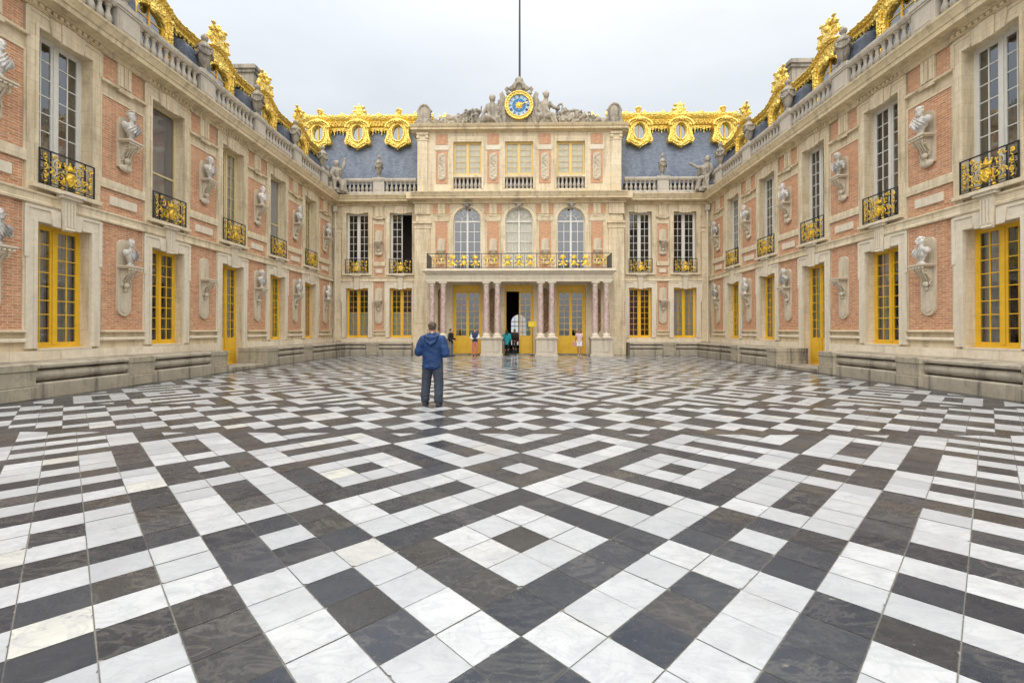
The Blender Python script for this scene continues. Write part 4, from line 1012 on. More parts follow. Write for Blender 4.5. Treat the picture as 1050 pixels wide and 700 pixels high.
# ------------------------------------------------------------------ busts, urns, statues
def bust(kind,mat_):
    b=MB(); rnd=random.Random(kind*7+3)
    b.lathe([(0,0),(.135,0),(.135,.035),(.085,.06),(.07,.12),(.10,.17),(.11,.20),(0,.22)],(0,0,0),14)
    wide=1.0+.12*(kind%3)
    b.ball((0,-.01,.37),(.205*wide,.15,.20),14,9); b.ball((0,.0,.47),(.25*wide,.125,.105),14,8)
    for s in (-1,1): b.ball((s*.205*wide,0,.44),(.10,.11,.115),10,7)
    b.cap((0,.0,.48),(0,-.02,.66),.085,.066,10)
    ty=R((-14,18,8,-22,0,12)[kind%6]); M=Matrix.Rotation(ty,3,'Z')
    def h(p): q=M@Vector(p); return (q.x,q.y-.02,q.z)
    b.ball(h((0,0,.775)),(.098,.118,.135),14,10,M); b.ball(h((0,-.05,.70)),(.07,.07,.07),10,7)
    b.cap(h((0,-.115,.80)),h((0,-.143,.755)),.014,.024,8)
    b.ball(h((0,-.10,.825)),(.07,.03,.016),8,6,M); b.ball(h((0,-.112,.715)),(.034,.016,.010),8,6,M); b.ball(h((0,-.105,.675)),(.03,.024,.022),8,6,M)
    for s in (-1,1): b.ball(h((s*.10,.01,.77)),(.014,.026,.038),6,5,M)
    if kind%6 in (1,4):
        for k in range(34):
            a=rnd.uniform(0,2*PI); t=rnd.uniform(-.2,1.35); p=(.105*math.cos(a)*math.cos(t),.03+.115*math.sin(a)*math.cos(t),.80+.13*math.sin(t))
            if p[1]<-.07 and p[2]<.86: continue
            b.ball(h(p),.036,7,5)
    if kind%6==2:                                # helmet with crest
        b.ball(h((0,.02,.84)),(.122,.14,.10),12,8,M); b.tube([h((0,-.12+.04*i,.94+.055*math.sin(PI*i/7))) for i in range(8)],[.03]*8,6); b.ball(h((0,-.12,.86)),(.10,.05,.02),8,5,M)
    if kind%6 in (0,3,5):
        for k in range(22):
            a=rnd.uniform(0,2*PI); t=rnd.uniform(.25,1.4); p=(.10*math.cos(a)*math.cos(t),.015+.115*math.sin(a)*math.cos(t),.80+.125*math.sin(t))
            b.ball(h(p),(.034,.034,.022),7,5)
    if kind%6==5:
        for k in range(10): b.ball(h((rnd.uniform(-.06,.06),-.08+rnd.uniform(-.02,.02),.66+rnd.uniform(-.05,.03))),.035,7,5)
    for k in range(4):                           # folds of the cloak
        s=1 if kind%2 else -1; o=.05*k-.12
        P=[(s*(-.19*wide+.05*k+(.20+.03*k)*wide*t),-.010-.150*math.sqrt(max(0,1-((-.19+.05*k+(.20+.03*k)*t)/.27)**2)),.545-.35*t+.03*k-.02*math.sin(PI*t)) for t in [i/7 for i in range(8)]]
        b.tube(P,[.010+.012*math.sin(PI*i/7) for i in range(8)],6)
    if kind%6 in (3,1):
        for k in range(5): s=1 if kind%2 else -1; b.cap((s*.20,.04-.02*k,.52-.02*k),(s*(.31+.01*k),.02,.24+.03*k),.05,.035,8)
    return sculpt(b,'bust',mat_,.013,1,.006,.05,.003,.02)
BUST={}
def get_bust(k,m):
    if (k,m.name) not in BUST: BUST[(k,m.name)]=bust(k,m)
    return BUST[(k,m.name)]
SIDE={-1:'left',1:'right'}
LOOK=('short-haired marble bust','curly-haired marble bust','helmeted marble bust','cloaked marble bust','curly-headed marble bust','bearded marble bust')
POSN={10.9:'nearest the camera',14.7:'second from the front',18.5:'just before the door',22.3:'just past the door',26.1:'between the last windows',30.12:'beside the corner drainpipe'}
for s in (-1,1):
    rz=R(90) if s<0 else R(-90)
    for i,Y in enumerate((10.9,14.7,18.5,22.3,26.1,30.12)):
        for lv,z in (('upper',7.72),('lower',3.69)):
            if lv=='lower' and Y==18.5: continue            # that bracket is empty
            k=(i*2+(1 if lv=='lower' else 0)+(3 if s>0 else 0))%6
            m=WHITEM if (k in (0,5) or (s>0 and k==3)) else GREYM
            o=put('bust',get_bust(k,m),None,(s*(W-.25),Y,z),rz,1.02 if lv=='upper' else .95)
            tag(o,'%s, %s bracket of %s wing, %s'%(LOOK[k].replace('marble','white marble' if m is WHITEM else 'grey marble'),lv,SIDE[s],POSN[Y]),'bust','busts on the wall brackets')
UP={10.9:'nearest one in view',14.7:'second one from the front',18.5:'over the empty wall bracket',22.3:'just past the door bay',26.1:'second last before the corner',29.75:'last before the corner statue'}
um=cached('urn',urn_mesh)
for s in (-1,1):
    wr=WL if s<0 else WR
    for Y in UP:
        tag(put('urn',um,None,(s*W,Y,12.071),rz=Y*.3,sc=(.74,.74,1.0)),'carved stone urn on the %s balustrade, %s'%(SIDE[s],UP[Y]),'urn','urns on the balustrades')
    tag(put('urn',um,None,(s*9.69,D,12.071),sc=(.66,.66,1.0)),'carved stone urn against the slate roof of the end facade, %s of the pediment'%SIDE[s],'urn','urns on the balustrades')

def figure(b,j,k=1.0):
    k*=1.38
    """stone figure from joints: head, neck, chest, pelvis, arms (shoulder, elbow, hand), legs (hip, knee, foot)"""
    V=Vector
    b.ball(j['head'],(.115*k,.125*k,.15*k),12,9); b.cap(j['neck'],tuple(V(j['head'])-V((0,0,.08*k))),.085*k,.07*k)
    b.ball(tuple(V(j['head'])+V((0,.03*k,.05*k))),(.13*k,.13*k,.12*k),10,7)
    b.cap(j['chest'],j['pelvis'],.215*k,.20*k); b.cap(j['neck'],j['chest'],.11*k,.20*k)
    for a in j['arms']: b.cap(a[0],a[1],.085*k,.07*k); b.cap(a[1],a[2],.07*k,.05*k); b.ball(a[2],.065*k,8,6); b.ball(a[0],.11*k,8,6)
    for l in j['legs']:
        b.cap(l[0],l[1],.145*k,.105*k); b.cap(l[1],l[2],.10*k,.06*k); f=V(l[2]); b.ball(tuple(f+V((0,-.07*k,-.02*k))),(.06*k,.13*k,.055*k),8,6)
def drape(b,pts,r0,r1,n=5,spread=.08,rnd=random):
    for q in range(n):
        d=Vector((rnd.uniform(-spread,spread),rnd.uniform(-spread,spread),rnd.uniform(-spread,spread)))
        P=[Vector(p)+d*(i/(len(pts)-1)) for i,p in enumerate(pts)]; b.tube(P,[r0+(r1-r0)*i/(len(P)-1) for i in range(len(P))],6)
PY=D-.12
def pp(x,y,dy=0): return ((x-532.5)/15.4-.07, dy, (338.8-y)/15.4+1.62-15.46)
def px_fig(head,neck,chest,pel,arms,legs): return dict(head=head,neck=neck,chest=chest,pelvis=pel,arms=arms,legs=legs)
def rubble(b,x0,x1,top,rnd,n,back=False):
    if back:
        N=24; prof=[(x0+(x1-x0)*i/N,max(.06,top(i/N)*(.80+.16*math.sin(i*2.1)+.10*math.sin(i*5.3)))) for i in range(N+1)]
        b.prism([(x1,0),(x0,0)]+prof,-.12,.20)
        for i in range(N+1):
            x,z=prof[i]; b.ball((x,-.08,z*.92),(rnd.uniform(.09,.16),.13,rnd.uniform(.07,.13)),8,6)
    for k in range(n):
        t=rnd.random(); x=x0+(x1-x0)*t; ht=top(t); z=rnd.uniform(.03,max(.06,ht)); y=rnd.uniform(-.22,.22)
        typ=rnd.random(); M=Matrix.Rotation(rnd.uniform(0,PI),3,'Y')@Matrix.Rotation(rnd.uniform(-.6,.6),3,'Z')
        if typ<.35: b.ball((x,y,z),(rnd.uniform(.12,.24),rnd.uniform(.08,.14),rnd.uniform(.05,.11)),9,6,M)
        elif typ<.65:
            a=rnd.uniform(0,2*PI); L=rnd.uniform(.2,.5); b.cap((x-L*.5*math.cos(a),y,max(.05,z-L*.4*math.sin(a))),(x+L*.5*math.cos(a),y,max(.05,z+L*.4*math.sin(a))),rnd.uniform(.04,.08),rnd.uniform(.02,.06),7)
        else:
            P=[(x+p[0],y-.05,max(.03,z+p[2])) for p in spiral((0,0),rnd.uniform(.10,.19),1.2,rnd.uniform(0,6),rnd.choice((-1,1)),10)]; b.tube(P,[.055-.003*i for i in range(11)],6)
def place_sc(b,name,label,cat,voxel=.035,group='carvings on the pediment',y=PY,m=None):
    me=sculpt(b,name,m or SCULP,voxel,1,.012,.13)
    return tag(put(name,me,None,(0,y,15.462)),label,cat,group)
rnd=random.Random(21)
b=MB()                                              # bearded seated figure
figure(b,px_fig(pp(504.5,96,-.12),pp(504.2,101,-.05),pp(504,106,0),pp(505,117,0),
   [(pp(500,103.5,-.02),pp(496,110,-.1),pp(493,117,-.15)),(pp(508.5,103.5,0),pp(512.5,109,-.1),pp(509,115,-.2))],
   [(pp(502.5,117,-.1),pp(497,117.5,-.35),pp(491,126.3,-.35)),(pp(507.5,117,-.1),pp(511,118.5,-.35),pp(514.5,126.3,-.35))]),1.28)
drape(b,[pp(500,112,-.2),pp(503,117,-.3),pp(508,120,-.35),pp(512,126,-.3)],.10,.04,6,.10,rnd)
for k in range(9): b.ball(pp(504.5+rnd.uniform(-2.2,2.2),95+rnd.uniform(-2,3),.02),.07,7,5)
rubble(b,pp(490,0)[0],pp(516,0)[0],lambda t:.55+.45*t,rnd,95,True); b.box(pp(499,0)[0],pp(511,0)[0],-.2,.25,0,.55)
place_sc(b,'statue','seated stone figure leaning beside the clock, left of the dial, bare chested','statue')
b=MB()                                              # helmeted seated figure
figure(b,px_fig(pp(561,93,-.1),pp(560.5,98,-.03),pp(560,104,0),pp(558,115,0),
   [(pp(556,101,0),pp(553,108,-.12),pp(557,113,-.25)),(pp(564.5,101,0),pp(569,106,-.12),pp(574,108,-.2))],
   [(pp(556,115,-.1),pp(552,117,-.35),pp(549,126.3,-.35)),(pp(561,115,-.1),pp(567,115,-.35),pp(573,125.5,-.3))]),1.24)
b.tube([pp(557.5+i*.9,91-2.6*math.sin(PI*i/7),0) for i in range(8)],.075,6); b.ball(pp(561,90.5,0),(.15,.16,.14),10,7); b.cap(pp(561,89,.02),pp(561,86.8,.04),.06,.04)
b.tube([pp(572,114,-.05),pp(572.5,107,-.05),pp(574.5,102.5,-.05),pp(577,101.5,-.05),pp(578,103.5,-.05),pp(577,112,-.05)],[.11,.10,.09,.08,.07,.05],7)
drape(b,[pp(560,106,-.25),pp(563,111,-.3),pp(567,118,-.3),pp(571,126,-.2)],.10,.05,7,.14,rnd)
rubble(b,pp(547,0)[0],pp(576,0)[0],lambda t:1.0-.35*t,rnd,95,True); b.box(pp(553,0)[0],pp(566,0)[0],-.2,.25,0,.55)
place_sc(b,'statue','seated stone figure with a crested helmet and a curling cloak, right of the clock dial','statue')
b=MB()                                              # child and trophies, left
figure(b,px_fig(pp(486.5,108,-.05),pp(487,111,0),pp(487.5,114,0),pp(488,119,0),[(pp(485,112.5,0),pp(482,116,-.1),pp(480,119,-.1)),(pp(489.5,112.5,0),pp(492.5,109,0),pp(493,103.5,0))],[(pp(487,119,0),pp(484,121,-.2),pp(482,126,-.2)),(pp(489,119,0),pp(491,122,-.2),pp(490,126,-.2))]),.66)
rubble(b,pp(444,0)[0],pp(490,0)[0],lambda t:.42+.88*t**1.1,rnd,210,True)
b.tube([pp(470,121,0),pp(468,115,0),pp(469,111.5,0)],.07,6); b.ball(pp(476,116,-.05),(.26,.12,.2),9,6)
place_sc(b,'trophy_carving','heap of carved trophies with a small child figure, tapering away left of the clock','carving')
b=MB()
rubble(b,pp(576,0)[0],pp(622,0)[0],lambda t:1.22-.70*t,rnd,210,True)
b.tube([pp(584,110,0),pp(590,108.5,0),pp(596,109.5,0),pp(599,111.5,0),pp(602,110,0)],[.10,.13,.12,.07,.05],7); b.ball(pp(588,115,-.1),(.34,.14,.25),9,6)
place_sc(b,'trophy_carving','heap of carved banners and armour, tapering away right of the clock','carving')
b=MB()                                              # carved case of the clock
b.prism([(p[0],p[2]) for p in (pp(519,127.5),pp(546,127.5),pp(549,121),pp(551,108),pp(549,98),pp(543,90),pp(536,86),pp(529,86),pp(522,90),pp(516,98),pp(514,108),pp(516,121))],-.02,.30)
for s in (-1,1):
    def q(dx,y,dy=0): return pp(532.5+s*dx,y,dy)
    b.prism([(p[0],p[2]) for p in (q(13,126),q(19,126),q(18,110),q(20.5,90),q(17.5,87.5),q(15,92),q(13.5,100))],-.06,.22)
    b.prism([(p[0],p[2]) for p in (q(12,127),q(27,127),q(26,116),q(24,106),q(22,100),q(20,94),q(12,94))],.06,.28)
    for k in range(16): b.ball(q(19+rnd.uniform(-1,6)*(1-k/22),124-k*1.75,.04),(.17,.14,.13),8,6,Matrix.Rotation(rnd.uniform(0,3),3,'Y'))
    for k in range(5): b.tube([q(14+2.2*k,127,-.12),q(15+1.8*k,119,-.16),q(15+1.2*k,110-k,-.10)],[.07,.06,.03],6)
    b.tube([q(12,127),q(15,122,-.1),q(17,114,-.1),q(18.5,100,-.1),q(19.5,90,-.05)],[.12,.10,.09,.08,.06],6)
    b.tube([q(16,124,-.1),q(14,118,-.12),q(15.5,108,-.12),q(14,100,-.12),q(13,94,-.1)],[.08,.08,.07,.07,.05],6)
    b.tube([q(12,88),q(14,85.5),q(13,83.5),q(10.5,85)],.09,6); b.ball(q(8,84,-.02),(.26,.12,.12),9,6,Matrix.Rotation(R(35*s),3,'Y')); b.ball(q(11,90,0),(.2,.12,.12),8,6)
    for k in range(7): b.ball(q(2+1.3*k*.8,78.5+k*1.25,-.03),(.13,.11,.17),8,6,Matrix.Rotation(R(s*(12+10*k)),3,'Y'))
b.ball(pp(532.5,77,0),(.30,.16,.30),10,7); b.prism([(p[0],p[2]) for p in (pp(526,87),pp(539,87),pp(537,80),pp(532.5,76),pp(528,80))],-.02,.25)
b.tube([pp(532.5+4.6*math.cos(PI*i/10),86-7*math.sin(PI*i/10),-.1) for i in range(11)],.08,6)
b.box(pp(524,0)[0],pp(541,0)[0],-.10,.2,.0,.30)
place_sc(b,'clock_case','carved stone case with furled flags framing the blue and gold clock','carving',.032,None)
for s in (-1,1):                                    # shields at the two ends
    b=MB(); cx=532.5+s*99.6
    b.ball(pp(cx,111,-.05),(.36,.16,.52),14,10); b.tube([(pp(cx,111)[0]+.42*math.cos(2*PI*i/20),-.12,pp(cx,111)[2]+.58*math.sin(2*PI*i/20)) for i in range(21)],.075,7)
    b.ball(pp(cx,102.5,-.1),(.16,.12,.12),8,6)
    for t in (-1,1):
        b.ball(pp(cx+t*7,108,0),(.09,.08,.09),8,6); b.tube([(pp(cx,121)[0]+t*p[0],-.08,pp(cx,121)[2]+p[2]) for p in spiral((.34,.0),.22,1.3,R(90),-1,14)],[.11-.05*i/14 for i in range(15)],6)
        b.cap(pp(cx+t*3,118,0),pp(cx+t*6,126.5,0),.15,.17); b.ball(pp(cx+t*5,116,-.05),(.16,.12,.12),8,6)
    b.box(pp(cx-7,0)[0],pp(cx+7,0)[0],-.22,.3,0,.12); b.cap(pp(cx,118,0),pp(cx,126,0),.22,.26)
    place_sc(b,'cartouche','oval carved stone shield on scrolls at the %s end of the pediment'%SIDE[s],'carving',.03,'shields at the ends of the pediment')
# the clock
BLUE=m_plain('blue_enamel',(.012,.14,.36),.35,0,.1,6,0); DIAL=m_plain('white_enamel',(.36,.50,.62),.35,0,.05,6,0); NAVY=m_plain('dark_numeral_paint',(.012,.03,.10),.4,0,.1,6,0)
ck=empty('wall_clock',(-.07,PY-.03,16.90),0,'round clock with a gilded rim, blue centre and golden sun above the end facade','clock')
def tor(r,t,seg=48,y=0):
    return MB().tube([(r*math.cos(2*PI*i/seg),y,r*math.sin(2*PI*i/seg)) for i in range(seg+1)],t,8)
def disc(r,y0,y1,seg=48): return MB().prism([(r*math.cos(2*PI*i/seg),r*math.sin(2*PI*i/seg)) for i in range(seg)],y0,y1)
q=MB(); q.ring([(.95*math.cos(2*PI*i/48),.95*math.sin(2*PI*i/48)) for i in range(48)],[(.745*math.cos(2*PI*i/48),.745*math.sin(2*PI*i/48)) for i in range(48)],-.16,.05)
for r_,t_ in ((.93,.05),(.755,.035)): q.v+=[] ; n0=len(q.v); T=tor(r_,t_,48,-.165); q.add(T.v,T.f)
for k in range(28): a=2*PI*k/28; q.ball((.845*math.cos(a),-.18,.845*math.sin(a)),(.04,.025,.04),6,5)
q.build('rim',GOLD,ck,smooth=True)
disc(.75,-.10,-.05).build('dial',DIAL,ck); disc(.46,-.112,-.101).build('centre_disc',BLUE,ck)
NUM=['XII','I','II','III','IIII','V','VI','VII','VIII','IX','X','XI']
q=MB()
for k,s in enumerate(NUM):
    a=PI/2-2*PI*k/12; Mr=Matrix.Translation((.60*math.cos(a),0,.60*math.sin(a)))@Matrix.Rotation(-(a-PI/2),4,'Y')
    q.T=Mr; wd=[.045 if c=='I' else .085 for c in s]; x=-sum(wd)/2
    for c,w_ in zip(s,wd):
        m_=x+w_/2
        if c=='I': q.box(m_-.017,m_+.017,-.108,-.101,-.09,.09)
        elif c=='V': q.prism([(m_-.035,.09),(m_-.013,.09),(m_+.008,-.09),(m_-.012,-.09)],-.108,-.101); q.prism([(m_+.025,.09),(m_+.036,.09),(m_+.010,-.09),(m_-.001,-.088)],-.109,-.1015)
        else: q.prism([(m_-.035,.09),(m_-.013,.09),(m_+.035,-.09),(m_+.013,-.09)],-.108,-.101); q.prism([(m_+.022,.09),(m_+.034,.09),(m_-.022,-.09),(m_-.034,-.09)],-.1095,-.1015)
        x+=w_
q.T=None; q.build('numerals',NAVY,ck)
q=MB(); q.ball((0,-.13,0),(.12,.05,.12),14,8)
for k in range(16):
    a=2*PI*k/16; L=.36 if k%2==0 else .27; d=(math.cos(a),math.sin(a)); n=(-d[1],d[0])
    q.prism([(d[0]*.12+n[0]*.035,d[1]*.12+n[1]*.035),(d[0]*L,d[1]*L),(d[0]*.12-n[0]*.035,d[1]*.12-n[1]*.035)],-.135,-.115)
q.build('sun',GOLD2,ck)
a=R(20); d=(math.cos(a),math.sin(a)); n=(-d[1],d[0]); q=MB(); q.prism([(n[0]*.02,n[1]*.02),(d[0]*.48+n[0]*.03,d[1]*.48+n[1]*.03),(d[0]*.66,d[1]*.66),(d[0]*.48-n[0]*.03,d[1]*.48-n[1]*.03),(-n[0]*.02,-n[1]*.02)],-.175,-.16); q.build('hand',GOLD2,ck)
# flagpole
q=MB(); q.tube([(0,0,0),(0,0,4),(0,0,16)],[.10,.085,.06],12); q.build('flagpole',IRON,None,(-.03,D+4.5,16.4),smooth=True); tag(bpy.data.objects['flagpole'],'tall dark bare flagpole rising behind the clock','flagpole')
# statue groups on the corners of the cornice
b=MB()
figure(b,px_fig((-.05,-.05,2.02),(-.04,0,1.80),(0,0,1.45),(.05,.05,.85),[(( -.25,0,1.62),(-.45,-.15,1.25),(-.30,-.35,.95)),((.24,0,1.62),(.42,-.05,1.95),(.52,-.05,2.45))],[((-.1,0,.85),(-.3,-.45,.80),(-.25,-.5,.15)),((.18,0,.85),(.35,-.42,.75),(.40,-.45,.12))]),1.15)
figure(b,px_fig((-.62,.1,1.62),(-.6,.1,1.42),(-.58,.1,1.15),(-.52,.1,.65),[((-.78,.1,1.3),(-.85,-.1,1.0),(-.7,-.3,.8)),((-.4,.1,1.3),(-.3,-.1,1.0),(-.35,-.3,.8))],[((-.6,.1,.65),(-.75,-.3,.6),(-.72,-.35,.1)),((-.45,.1,.65),(-.5,-.35,.55),(-.5,-.4,.1))]),.85)
drape(b,[(0,-.2,1.0),(.1,-.4,.8),(.2,-.5,.5),(.25,-.5,.1)],.13,.08,8,.18,rnd); b.box(-.85,.6,-.5,.35,0,.28); rubble(b,-.85,.6,lambda t:.5,rnd,20)
tag(put('statue',sculpt(b,'statue',SCULP,.03,1,.03,.14,.012,.05),None,(-12.42,D-.45,10.87),R(35)),'pale stone pair of seated figures, one arm raised, on the left corner of the cornice','statue','corner statues on the cornice')
b=MB()
figure(b,px_fig((.1,-.05,2.15),(.08,0,1.92),(.05,0,1.55),(.0,.05,.95),[((-.2,0,1.70),(-.5,-.15,1.72),(-.95,-.2,2.05)),((.28,0,1.70),(.45,-.15,1.35),(.30,-.35,1.05))],[((-.1,0,.95),(-.3,-.42,.85),(-.42,-.5,.15)),((.12,0,.95),(.15,-.5,.85),(.05,-.5,.15))]),1.15)
for k in range(7): b.tube([(-.15,.15,1.75),(-.42-.05*k,.2,1.75-.12*k),(-.62-.03*k,.2,1.45-.16*k)],[.10,.09,.04],6)
drape(b,[(.1,-.2,1.1),(.15,-.4,.9),(.1,-.5,.5),(.1,-.5,.1)],.13,.08,8,.2,rnd); b.box(-.6,.6,-.5,.35,0,.30); rubble(b,-.6,.6,lambda t:.5,rnd,18)
tag(put('statue',sculpt(b,'statue',SCULP,.03,1,.03,.14,.012,.05),None,(12.45,D-.45,10.87),R(-35)),'pale stone winged seated figure reaching out, on the right corner of the cornice','statue','corner statues on the cornice')

# ------------------------------------------------------------------ stone benches along the walls
def bench_mesh(L,dep):
    b=MB(); f=-dep
    b.sweep([(0,0),(f,0),(f,.33),(f+.04,.37),(0,.37)],0,L)
    b.sweep([(0,.371),(f+.24,.371),(f+.24,.70),(0,.70)],0,L)
    P=[(f+.16+.14*math.cos(a),.535+.14*math.sin(a)) for a in [2*PI*i/14 for i in range(14)]]; b.sweep(P,.002,L-.002)
    b.sweep([(0,.701),(f+.03,.701),(f+.0,.73),(f-.0,.79),(f+.04,.815),(0,.83)],0,L)
    return b.mesh('stone_bench',BENCH,smooth=True)
def pier_mesh(w,dep):
    b=MB(); f=-dep-.07
    b.box(-w/2-.02,w/2+.02,f-.03,0,0,.30); b.box(-w/2,w/2,f,0,.301,.66); b.box(-w/2-.015,w/2+.015,f-.02,0,.661,.835); return b.mesh('bench_pier',PIER,bev=.015)
DEP=1.32
def bench(loc,rz,L,label): return tag(put('stone_bench',bench_mesh(L,DEP),None,loc,rz),label,'bench','stone benches round the court')
def bpier(loc,rz,w,label): return tag(put('bench_pier',cached(('pier',w),lambda:pier_mesh(w,DEP)),None,loc,rz),label,'stone pier','piers between the stone benches')
PW=.85; xw=W-.048
P1=[10.27,13.8,17.42]; P2=[21.15,24.8]
for s in (-1,1):
    rz=R(90) if s<0 else R(-90); n=SIDE[s]
    def seg(ya,yb,label):
        L=yb-ya; return bench((s*xw,ya if s<0 else yb,0),rz,L,label)
    seg(7.1,P1[0]-PW/2,'weathered stone bench at the near end of the %s wing'%n)
    seg(P1[0]+PW/2,P1[1]-PW/2,'weathered stone bench below the nearest yellow window of the %s wing'%n)
    seg(P1[1]+PW/2,P1[2]-PW/2,'weathered stone bench running up to the door of the %s wing'%n)
    seg(P2[0]+PW/2,P2[1]-PW/2,'weathered stone bench just beyond the door of the %s wing'%n)
    seg(P2[1]+PW/2,D-DEP-.05,'weathered stone bench running into the %s far corner'%n)
    for Y,t in zip(P1+P2,('nearest one','middle one before the door','just before the door','just beyond the door','last one before the corner')):
        bpier((s*xw,Y,0),rz,PW,'square stone pier between benches on the %s, %s'%(n,t))
    a,c=sorted((s*7.15,s*(9.69-PW/2))); bench((a,D-.048,0),0,c-a,'weathered stone bench beside the porch, %s end of the facade'%n)
    a,c=sorted((s*(9.69+PW/2),s*(W-.05))); bench((a,D-.048,0),0,c-a,'weathered stone bench in the far corner under the outermost %s window'%n)
    bpier((s*9.69,D-.048,0),0,PW,'square stone pier between the two far benches, %s of the porch'%n)
    MB().box(*sorted((s*(W-.05),s*(W-DEP-.1))),P1[2]+PW/2+.02,P2[0]-PW/2-.02,0,.14).build('door_step',BENCH,None,bev=.012); o=bpy.context.scene.objects[-1]
    tag(o,'low stone step in front of the yellow %s door'%n,'step','steps at the wing doors')

# ------------------------------------------------------------------ the marble floor
S=.325; A0,B0=-5.36,-5.34; NB=13.5
def to_w(a,b): u=(a-A0); v=(b-B0); return ((u-v)*S/math.sqrt(2),(u+v)*S/math.sqrt(2))
def plaid(i,j):
    p,q=i%8,j%8
    if p<5 and q<5: return max(abs(p-2),abs(q-2))==1
    if p>=5 and q>=5: return p==6 and q==6
    w,nr=(p,q-5) if p<5 else (q,p-5)
    return not (1<=w<=3 and nr==1)
def clip(poly,f):
    out=[]
    for i in range(len(poly)):
        p,q=poly[i],poly[(i+1)%len(poly)]; fp,fq=f(p),f(q)
        if fp>=0: out.append(p)
        if (fp>=0)!=(fq>=0): t=fp/(fp-fq); out.append((p[0]+(q[0]-p[0])*t,p[1]+(q[1]-p[1])*t))
    return out
YC=to_w(NB,NB)[1]; DG=S*math.sqrt(2)
XB=W-DEP-.12-.34; YN=-14.0; YFAR=D-DEP-.12-.34
V=[];F=[];MI=[];TN=[];EG=[]; trn=random.Random(3)
def tile(poly,white,g=.0028):
    if len(poly)<3: return
    cx=sum(p[0] for p in poly)/len(poly); cy=sum(p[1] for p in poly)/len(poly)
    ar=abs(sum(poly[i][0]*poly[(i+1)%len(poly)][1]-poly[(i+1)%len(poly)][0]*poly[i][1] for i in range(len(poly))))/2
    if ar<2e-4: return
    n=len(poly)
    if sum(poly[i][0]*poly[(i+1)%n][1]-poly[(i+1)%n][0]*poly[i][1] for i in range(n))<0: poly=poly[::-1]
    an=trn.gauss(0,.0022); jx,jy=trn.gauss(0,.0007),trn.gauss(0,.0007); P=[]
    for x,y in poly:
        d=math.hypot(x-cx,y-cy); k=1-g*1.45/max(d,.02); u,v=(x-cx)*k,(y-cy)*k
        P.append((cx+u-an*v+jx,cy+v+an*u+jy))
    Q=[]
    for i,p in enumerate(P):
        a,c=P[i-1],P[(i+1)%n]; la=math.hypot(a[0]-p[0],a[1]-p[1]); lc=math.hypot(c[0]-p[0],c[1]-p[1])
        if n==4 and min(la,lc)>.15 and trn.random()<.13 and cy<16:
            r1,r2=trn.uniform(.006,.03),trn.uniform(.006,.03); ua=((a[0]-p[0])/la,(a[1]-p[1])/la); uc=((c[0]-p[0])/lc,(c[1]-p[1])/lc); q=trn.uniform(.35,.75)
            Q+=[(p[0]+ua[0]*r1,p[1]+ua[1]*r1),(p[0]+(ua[0]*r1+uc[0]*r2)*q,p[1]+(ua[1]*r1+uc[1]*r2)*q),(p[0]+uc[0]*r2,p[1]+uc[1]*r2)]
        else: Q.append(p)
        if n==4 and lc>.2 and trn.random()<.10 and cy<14:              # nick in the arris
            t0=trn.uniform(.25,.75); wd=trn.uniform(.008,.025); dp=trn.uniform(.003,.008); uc=((c[0]-p[0])/lc,(c[1]-p[1])/lc); nx,ny=-uc[1],uc[0]
            for tt,dd in ((t0*lc-wd,0),(t0*lc-wd*.3,dp),(t0*lc+wd*.4,dp*.7),(t0*lc+wd,0)): Q.append((p[0]+uc[0]*tt+nx*dd,p[1]+uc[1]*tt+ny*dd))
    z=trn.uniform(-.0014,.0014); tx,ty=trn.gauss(0,.0022),trn.gauss(0,.0022); m=len(Q); o=len(V)
    IN=[]
    for x,y in Q:
        d=math.hypot(x-cx,y-cy); k=1-.015/max(d,.05); IN.append((cx+(x-cx)*k,cy+(y-cy)*k))
    for x,y in Q+IN: V.append((x,y,z+(x-cx)*tx+(y-cy)*ty))
    tn=(trn.random(),trn.random(),trn.random(),1); w=0 if white else 1
    F.append(tuple(range(o+m,o+2*m))); MI.append(w); TN.append(tn); EG.append([0]*m)
    for i in range(m): k=(i+1)%m; F.append((o+i,o+k,o+m+k,o+m+i)); MI.append(w); TN.append(tn); EG.append([1,1,0,0])
rng=range(-70,110)
def cell(a0,b0,a1,b1): return [to_w(a0,b0),to_w(a1,b0),to_w(a1,b1),to_w(a0,b1)]
bx=[lambda p:XB-p[0],lambda p:XB+p[0],lambda p:p[1]-YN,lambda p:YFAR-p[1]]
def emit(poly,white,extra=()):
    xs=[p[0] for p in poly]; ys=[p[1] for p in poly]
    if max(xs)<-XB or min(xs)>XB or max(ys)<YN or min(ys)>YFAR: return
    for f in list(extra)+bx:
        if any(f(p)<0 for p in poly): poly=clip(poly,f)
        if len(poly)<3: return
    tile(poly,white)
for i in rng:
    for j in rng:
        m=(i+j+1)/2-NB
        if m<-2.4: emit(cell(i,j,i+1,j+1),plaid(i,j),[lambda p:(YC-3.05*DG)-p[1]])
        if -4<m<4:                                  # the band of diamonds
            a=i+.5; b_=j+.5; ii=math.floor((i+.5+.5-NB+1)/2); jj=math.floor((j+.5+.5-NB+1)/2); k=ii+jj; mm=(a+b_+1)/2-NB
            white=(k%2==0) and abs(k)<=2 and not (abs(k)==2 and abs(mm)>2.3)
            emit(cell(a,b_,a+1,b_+1),white,[lambda p:p[1]-(YC-3.05*DG),lambda p:(YC+3.05*DG)-p[1]])
        if m>2.4:
            emit(cell(i,j,i+1,j+1),plaid(int(2*NB-1-j),int(2*NB-1-i)),[lambda p:p[1]-(YC+3.05*DG)])
